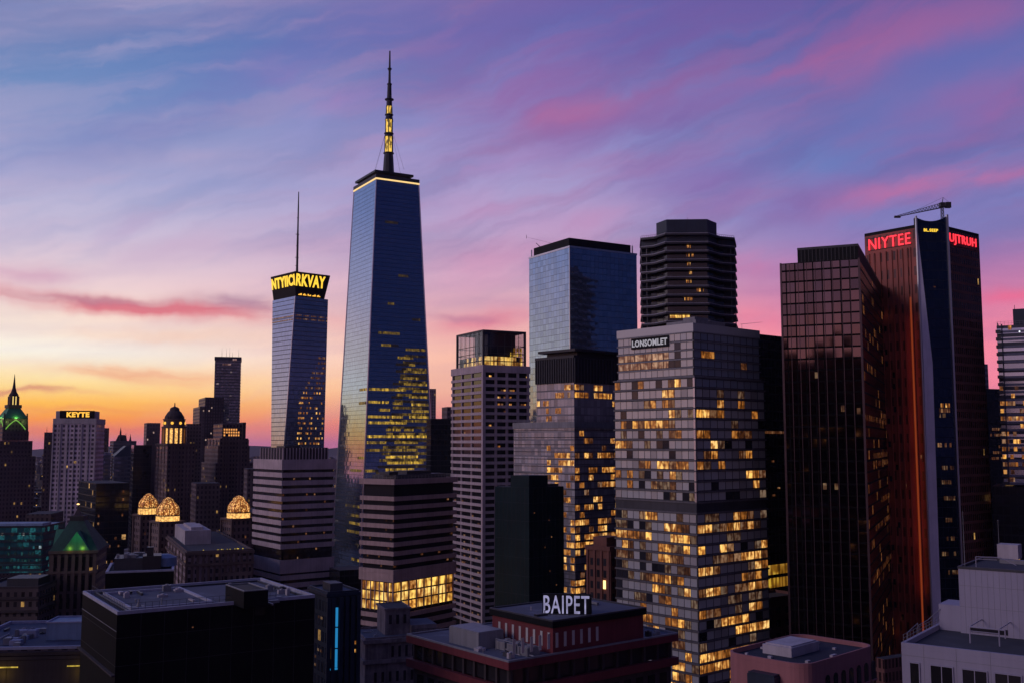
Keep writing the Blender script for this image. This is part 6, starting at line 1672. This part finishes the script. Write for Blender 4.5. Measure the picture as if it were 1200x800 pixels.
def green_spire_tower():
    D = 880.0
    cx = 13.5
    c = at(cx, 518, D); root = empty('spired_stone_tower', (c.x, c.y, 0), R(42)); tag(root, 'old dark stone tower at the left edge with a green lit crown and needle spire', 'tower')
    z = lambda y: at(cx, y, D).z; S = D/1200*.70
    def tier(name, mat, half, y0, y1, half1=None):
        h1 = half if half1 is None else half1
        m = MB(); a, b_ = half*S, h1*S
        m.prism([(-a,-a),(a,-a),(a,a),(-a,a)], y0 if y0 == 0 else z(y0), [(-b_,-b_),(b_,-b_),(b_,b_),(-b_,b_)], z(y1), 0, None); return m.build(name, mat, root)
    tier('shaft', 'stone_dark', 30, 0, 534); tier('setback', 'stone_dark', 25.5, 533.9, 516); tier('setback', 'stone_dark', 20.5, 515.9, 505); tier('crown_block', 'stone_dark', 17.5, 504.9, 490)
    tier('green_roof', 'green_copper', 19, 489.9, 478, 9); tier('lantern_base', 'brown_stone', 10.5, 477.9, 474)
    m = MB()
    for sx in (-1, 1):
        for sy in (-1, 1): m.tube((sx*5.4*S, sy*5.4*S, z(474)), (sx*5.4*S, sy*5.4*S, z(464)), 1.1, 1.1, 6)
        m.tube((sx*5.4*S, 0, z(474)), (sx*5.4*S, 0, z(464)), .7, .7, 6); m.tube((0, sx*5.4*S, z(474)), (0, sx*5.4*S, z(464)), .7, .7, 6)
    m.build('lantern_column', 'brown_stone', root)
    m = MB(); m.box(-3.6*S, 3.6*S, -3.6*S, 3.6*S, z(474)+.01, z(464)); m.build('lantern_light', 'lantern_glow', root)
    m = MB(); m.lathe([(7.6*S, z(463.9)), (7.6*S, z(462.5)), (4.6*S, z(459)), (2.6*S, z(454)), (1.4*S, z(447)), (.3*S, z(438))], 12); m.build('spire', 'dark_stone', root)
    for sx, sy in ((-1,-1),(1,-1),(-1,1)):
        m = MB(); a = 17.5*S; m.tube((sx*a, sy*a, z(505)), (sx*a, sy*a, z(484)), 1.4, .5, 6); m.build('pinnacle', 'dark_stone', root)
    # arched green light line on both crown faces
    for rz in (0, -math.pi/2):
        m = MB(); n = 8
        for k in range(n):
            t0 = k/n; t1 = (k+1)/n; f = lambda t: ((-16+32*t)*S, -17.8*S, z(503)+4*(1-abs(2*t-1)**1.4)*2.0)
            m.tube(f(t0), f(t1), .45, .45, 5)
        o = m.build('light_line', 'green_line', root); o.rotation_euler = (0, 0, rz)
    M = Matrix.Translation((c.x, c.y, 0)) @ Matrix.Rotation(R(42), 4, 'Z')
    for loc, e in (((0, -20*S, z(489.5)), 650), ((-20*S, 0, z(489.5)), 650), ((-12*S, -22*S, z(494)), 220), ((12*S, -22*S, z(494)), 200)):
        l = bpy.data.lights.new('green_floodlight', 'POINT'); l.energy = e; l.color = (.6, 1, .22); l.shadow_soft_size = 1.0
        o = bpy.data.objects.new('green_floodlight', l); COL.objects.link(o); o.location = M @ Vector(loc)
glow('lantern_glow', (1,.72,.22), .9); glow('green_line', (.35,.85,.12), .45)
green_spire_tower()

def hotel():
    D = 800.0
    b = Bld('hotel_block', 'pale lavender hotel slab with gridded windows under a dark sign box', 'hotel', 42, 63, 112.5, 491, D, yl=497, b=9)
    W, L = b.W, b.L; zr = b.z
    b.box('body', ['hotel_grid', 'dark_roof'], 0, b.h); m = MB(); m.ring(0, W, 0, L, .4, b.h-3.4, b.h+.8); b.part('top_fascia', m, 'pale_concrete')
    b.fins('pier', 'pale_concrete', 'R', [W*k/6 for k in range(7)], 0, b.h-3.5, .9, .5); b.fins('pier', 'pale_concrete', 'L', [L*k/5 for k in range(1, 6)], 0, b.h-3.5, .8, .5)
    m = MB(); m.box(W*.02, W*.95, L*.1, L*.6, b.h+.01, zr(481)); b.part('penthouse', m, 'pale_concrete')
    s = empty('hotel_sign', b.root.matrix_basis @ Vector((W*.12, L*.1-.5, b.h+.9)), b.b); tag(s, 'dark rooftop sign box with yellow letters reading KEYTE', 'sign')
    w = W*.82; h = zr(480.5)-b.h-.9
    m = MB(); m.box(0, w, -.6, .3, 0, h); m.build('sign_box', 'black_panel', s); lettering('letters', 'KEYTE', w*.66, h*.66, .2, 'orange_letter', s, (w*.2, -.62, h*.17), 0, .05)
    c = Bld('dark_apartment_block', 'dark narrow apartment block touching the left side of the lavender hotel', 'apartment block', 48, 52, 66, 506, 880.0, b=24)
    c.box('body', ['stone_dark', 'dark_roof'], 0, c.h); antenna(c, (c.W*.2, 3, c.h), 5)
hotel()

def cupola_tower():
    D = 800.0
    b = Bld('cupola_tower', 'brown stone tower topped by a golden lit colonnade and small dark dome', 'tower', 183, 197, 229, 519, D, b=30)
    W, L = b.W, b.L; zr = b.z
    b.box('shaft', ['stone_brown', 'dark_roof'], 0, b.h); b.rings('cornice', 'brown_stone', [b.h-1.4], 1.4, .8)
    b.fins('pilaster', 'brown_stone', 'R', [W*k/6 for k in range(7)], 0, b.h-1.5, .9, .4); b.fins('pilaster', 'brown_stone', 'L', [L*k/4 for k in range(1, 5)], 0, b.h-1.5, .9, .4)
    p = b.W2L(at(203.5, 518, D+16)); x, y = p.x, p.y; S = D/1200; z = zr
    m = MB(); m.lathe([(9.5*S, b.h+.01), (9.5*S, z(500.5))], 12, x, y); b.part('lit_core', m, 'drum_glow')
    m = MB()
    for k in range(14): a = 2*math.pi*k/14; m.tube((x+13*S*math.cos(a), y+13*S*math.sin(a), b.h), (x+13*S*math.cos(a), y+13*S*math.sin(a), z(501)), .9, .8, 6)
    b.part('column', m, 'lit_stone')
    m = MB(); m.lathe([(8*S, z(501)), (14.5*S, z(501)), (14.5*S, z(499)), (12.5*S, z(498.8)), (12.5*S, z(491.5)), (13.4*S, z(491)), (13.2*S, z(490)), (9*S, z(489.8))], 16, x, y); b.part('attic', m, 'brown_stone')
    for k in range(8):
        a = 2*math.pi*(k+.5)/8; m = MB(); m.tube((x+12.3*S*math.cos(a), y+12.3*S*math.sin(a), z(495)), (x+12.9*S*math.cos(a), y+12.9*S*math.sin(a), z(495)), 1.7*S, 1.7*S, 8); b.part('round_window', m, 'orange_letter')
    m = MB(); m.lathe([(11*S, z(489.8)), (10.5*S, z(486)), (8*S, z(482)), (5.8*S, z(480)), (5.4*S, z(477.5)), (3.6*S, z(476)), (.8*S, z(475)), (.5*S, z(471)), (0, z(470))], 14, x, y); b.part('dome', m, 'dark_stone')
    for k in range(4):
        a = R(45+90*k); m = MB(); q = (x+12.6*S*math.cos(a), y+12.6*S*math.sin(a)); m.tube(q+(z(490),), q+(z(486.5),), .7, .2, 5); b.part('pinnacle', m, 'dark_stone')
plain('lit_stone', (.35,.20,.10), .8)  # warm light of the colonnade painted into the stone colour
cupola_tower()

def deco_tower():
    D = 860.0
    b = Bld('art_deco_block', 'stepped brown art deco block with a lit orange lattice panel on its crown', 'tower', 243, 258, 291, 513, D, b=30)
    W, L = b.W, b.L; zr = b.z
    b.box('shaft', ['stone_brown', 'dark_roof'], 0, b.h); b.fins('pilaster', 'brown_stone', 'R', [W*k/7 for k in range(8)], 0, b.h-1, .9, .5); b.fins('pilaster', 'brown_stone', 'L', [L*k/4 for k in range(1, 5)], 0, b.h-1, .9, .5)
    b.box('shoulder', ['stone_brown', 'dark_roof'], 0, zr(542), -3, W+5, 1.2, L+6); b.box('shoulder', ['stone_brown', 'dark_roof'], 0, zr(522), -1.4, W+1.5, .6, L+2.5)
    b.box('crown', ['stone_dark', 'dark_roof'], b.h+.01, zr(495.5), W*.12, W*.90, L*.1, L*.8)
    m = MB(); m.box(W*.82, W*.93, L*.05, L*.5, b.h+.01, zr(494)); b.part('chimney', m, 'dark_stone')
    rr = random.Random(4); b.grid('R', W*.15, W*.74, zr(511), zr(501), 7, 3, .62, .62, lambda i, j: ('crown_light', 'orange_letter_dim') if rr.random() < .85 else None, y0=L*.1); b.flush()
glow('orange_letter_dim', (1.0,.40,.10), .95)
deco_tower()

def slate_tower():
    D = 1250.0
    b = Bld('slate_skyscraper', 'tall slate blue skyscraper with a stepped lower shoulder and roof antennas in the sunset', 'skyscraper', 247, 252, 282.5, 418, D, b=14)
    W, L = b.W, b.L; zr = b.z
    b.box('body', ['office_slate', 'dark_roof'], 0, b.h); m = MB(); m.ring(0, W, 0, L, .5, zr(421.5), b.h+.5); b.part('top_fascia', m, 'navy_panel')
    m = MB(); m.box(W*.30, W*.62, -.7, -.55, zr(427.5), zr(425.5)); m.box(W*.68, W*.84, -.7, -.55, zr(422), zr(419.8)); b.part('lit_window', m, 'pinkish_room')
    for t, h in ((.25, 12), (.42, 11), (.55, 12), (.66, 7), (.9, 11)): antenna(b, (W*t, L*.4, b.h), h*D/1200, .22)
    c = Bld('shouldered_apartment_tower', 'brown-grey gridded apartment tower stepping down left of the slate skyscraper', 'apartment tower', 233, 241, 262, 465, 1150.0, b=24)
    c.box('body', ['stone_mauve_far', 'dark_roof'], 0, c.h); c.box('shoulder', ['stone_mauve_far', 'dark_roof'], 0, c.z(476), -6, -.01, .5, c.L); c.fins('pier', 'dark_stone', 'R', [c.W*k/7 for k in range(8)], 0, c.h, .8, .4)
facade('office_slate', (.07,.07,.10), (.10,.11,.16), 2.6, 3.6, .92, .55, lit=.03, litcol=(.8,.6,.6), st=.35, seed=41, metal=.5, rough=.12, tilt=.01)
facade('stone_mauve_far', (.13,.10,.115), (.05,.045,.06), 2.8, 3.6, .45, .5, lit=.03, litcol=(.9,.6,.5), st=.45, seed=42, rough=.3)
lit_panes('pinkish_room', (.9,.6,.6), (.9,.5,.4), .5, .5, .3)
slate_tower()

def fillers():
    S = []
    def add(name, label, cat, xl, xc, xr, yt, D, mat, b=24, roof='dark_roof', Dp=None):
        o = Bld(name, label, cat, xl, xc, xr, yt, D, b=b, Dp=Dp); o.box('body', [mat, roof], 0, o.h); return o
    add('brown_slab_tower', 'plain brown slab just right of the lavender hotel, far off', 'tower', 114, 118, 128, 501, 1350, 'stone_dark')
    o = add('far_gabled_block', 'distant dark block with three thin spikes on its roof', 'building', 129, 133, 160, 516, 1250, 'office_grey')
    for px, y in ((141, 500), (147.5, 507), (153, 508)):
        q = o.W2L(at(px, 515, 1255)); m = MB(); m.lathe([(1.6, o.h), (1.0, at(px, y+6, 1255).z), (.1, at(px, y, 1255).z)], 6, q.x, max(2, q.y)); o.part('spike', m, 'dark_stone')
    q = o.z(509); m = MB(); m.prism([(3,3),(o.W*.6,3),(o.W*.6,14),(3,14)], o.h+.01, [(6,6),(o.W*.5,6),(o.W*.5,10),(6,10)], q); o.part('hipped_roof', m, 'dark_stone')
    o = add('blue_gabled_office', 'blue-grey office with a sloping top left of the dark sunset block', 'office block', 112, 116, 130, 530, 1000, 'office_blue')
    o = add('blue_office_block', 'blue-grey banded office below the three roof spikes', 'office block', 131, 134, 161, 534, 980, 'office_blue')
    m = MB(); m.prism([(0,0),(o.W*.7,0),(o.W*.7,o.L),(0,o.L)], o.h+.01, [(o.W*.5,2),(o.W*.68,2),(o.W*.68,o.L-2),(o.W*.5,o.L-2)], o.z(522)); o.part('sloping_top', m, 'navy_panel')
    add('black_office_block', 'black block between the blue-grey office and the brown tower', 'office block', 154, 157, 178, 521, 900, 'night_glass_calm')
    add('brown_apartment_tower', 'brown apartment tower just left of the golden cupola tower', 'apartment tower', 169, 172, 188, 495, 1050, 'stone_mauve_far')
    add('plum_apartment_tower', 'plum apartment tower just right of the golden cupola tower', 'apartment tower', 214, 219, 236, 496, 1000, 'stone_dark')
    b = add('night_glass_tower', 'dark glass block with sparse orange windows behind the pyramid roof', 'office block', 92, 113, 152, 566, 620, 'night_glass', 34)
    b.rings('floor_ledge', 'black_metal', [b.h-.4-k*7.6 for k in range(16)], .25, .12)
    rr = random.Random(17)
    b.grid('R', 1, b.W-1, 30, b.h-3, 10, 20, .6, .35, lambda i, j: ('lit_window', 'dim_room') if rr.random() < .10 else None); b.flush()
    add('plum_block', 'low plum stone block between the cupola tower and the art deco block', 'building', 224, 230, 258, 566, 760, 'stone_dark')
    add('far_brown_block', 'brown block filling the gap behind the golden domes', 'building', 286, 290, 312, 549, 720, 'stone_dark', 20)
    add('slim_pink_tower', 'pale pink slender tower far behind, right of the tallest tower', 'tower', 500, 503, 511, 455, 1300, 'stone_mauve', 20)
    o = add('dark_stepped_block', 'dark stepped block behind, between the tallest tower and the concrete tower', 'office block', 500, 505, 536, 490, 760, 'night_glass_calm', 20)
    m = MB(); m.box(o.W*.62, o.W, 1, 15, o.h+.01, o.z(476)); o.part('upper_block', m, 'stone_dark')
    add('shadow_block', 'dark low block behind the brown tower at the left edge', 'building', 22, 30, 60, 602, 640, 'stone_dark', 10)
    add('glass_podium_block', 'dark glass block at the foot of the tallest tower', 'office block', 386, 398, 440, 668, 520, 'night_glass_calm', 30)
    add('rear_brown_block', 'brown block glimpsed behind the striped mauve office', 'building', 270, 284, 318, 600, 640, 'stone_brown', 24)
    add('street_block', 'dark red block behind the pink rounded roof', 'building', 1026, 1036, 1110, 772, 300, 'brown_wall_fine', 30)
fillers()


# ------------------------------------------------------------------ roof clutter on the near roofs
def clutter(b, z, x0, x1, y0, y1, seed, n, mats=('grey_metal', 'dark_metal', 'pale_concrete'), big=1.0):
    """ducts, fan boxes, pipes and hatches lying on a roof, each a part of the building"""
    r = random.Random(seed)
    for k in range(n):
        x = r.uniform(x0, x1); y = r.uniform(y0, y1); t = r.random(); m = MB(); zz = z+.004
        if t < .35:
            w, d, h = r.uniform(.5, 1.6)*big, r.uniform(.5, 1.3)*big, r.uniform(.3, 1.0)*big
            m.box(x, x+w, y, y+d, zz, zz+h); m.tube((x+w*.5, y+d*.5, zz+h), (x+w*.5, y+d*.5, zz+h+.16), min(w, d)*.36, min(w, d)*.36, 10); nm = 'fan_unit'
        elif t < .60:
            l = r.uniform(2.0, 5.5)*big; q = r.uniform(.12, .3)*big
            if r.random() < .5: m.box(x, min(x+l, x1), y, y+q*2, zz+.15, zz+.15+q*1.6); m.box(x+.1, x+.2, y, y+q*2, zz, zz+.15)
            else: m.box(x, x+q*2, y, min(y+l, y1), zz+.15, zz+.15+q*1.6); m.box(x, x+q*2, y+.1, y+.2, zz, zz+.15)
            nm = 'duct'
        elif t < .8:
            q = r.uniform(.06, .12); h = r.uniform(.4, 1.2)*big; m.tube((x, y, zz), (x, y, zz+h), q, q, 7); m.lathe([(0, zz+h+.14), (q*2, zz+h+.05), (q*2, zz+h), (0, zz+h)][::-1], 7, x, y); nm = 'vent_pipe'
        else:
            l = r.uniform(2.5, 7)*big; 
            if r.random() < .5: m.tube((x, y, zz+.18), (min(x+l, x1), y, zz+.18), .06, .06, 5)
            else: m.tube((x, y, zz+.18), (x, min(y+l, y1), zz+.18), .06, .06, 5)
            nm = 'pipe_run'
        b.part(nm, m, r.choice(mats))
for _b, _z, _a in CLUTTER: clutter(_b, _z, *_a)
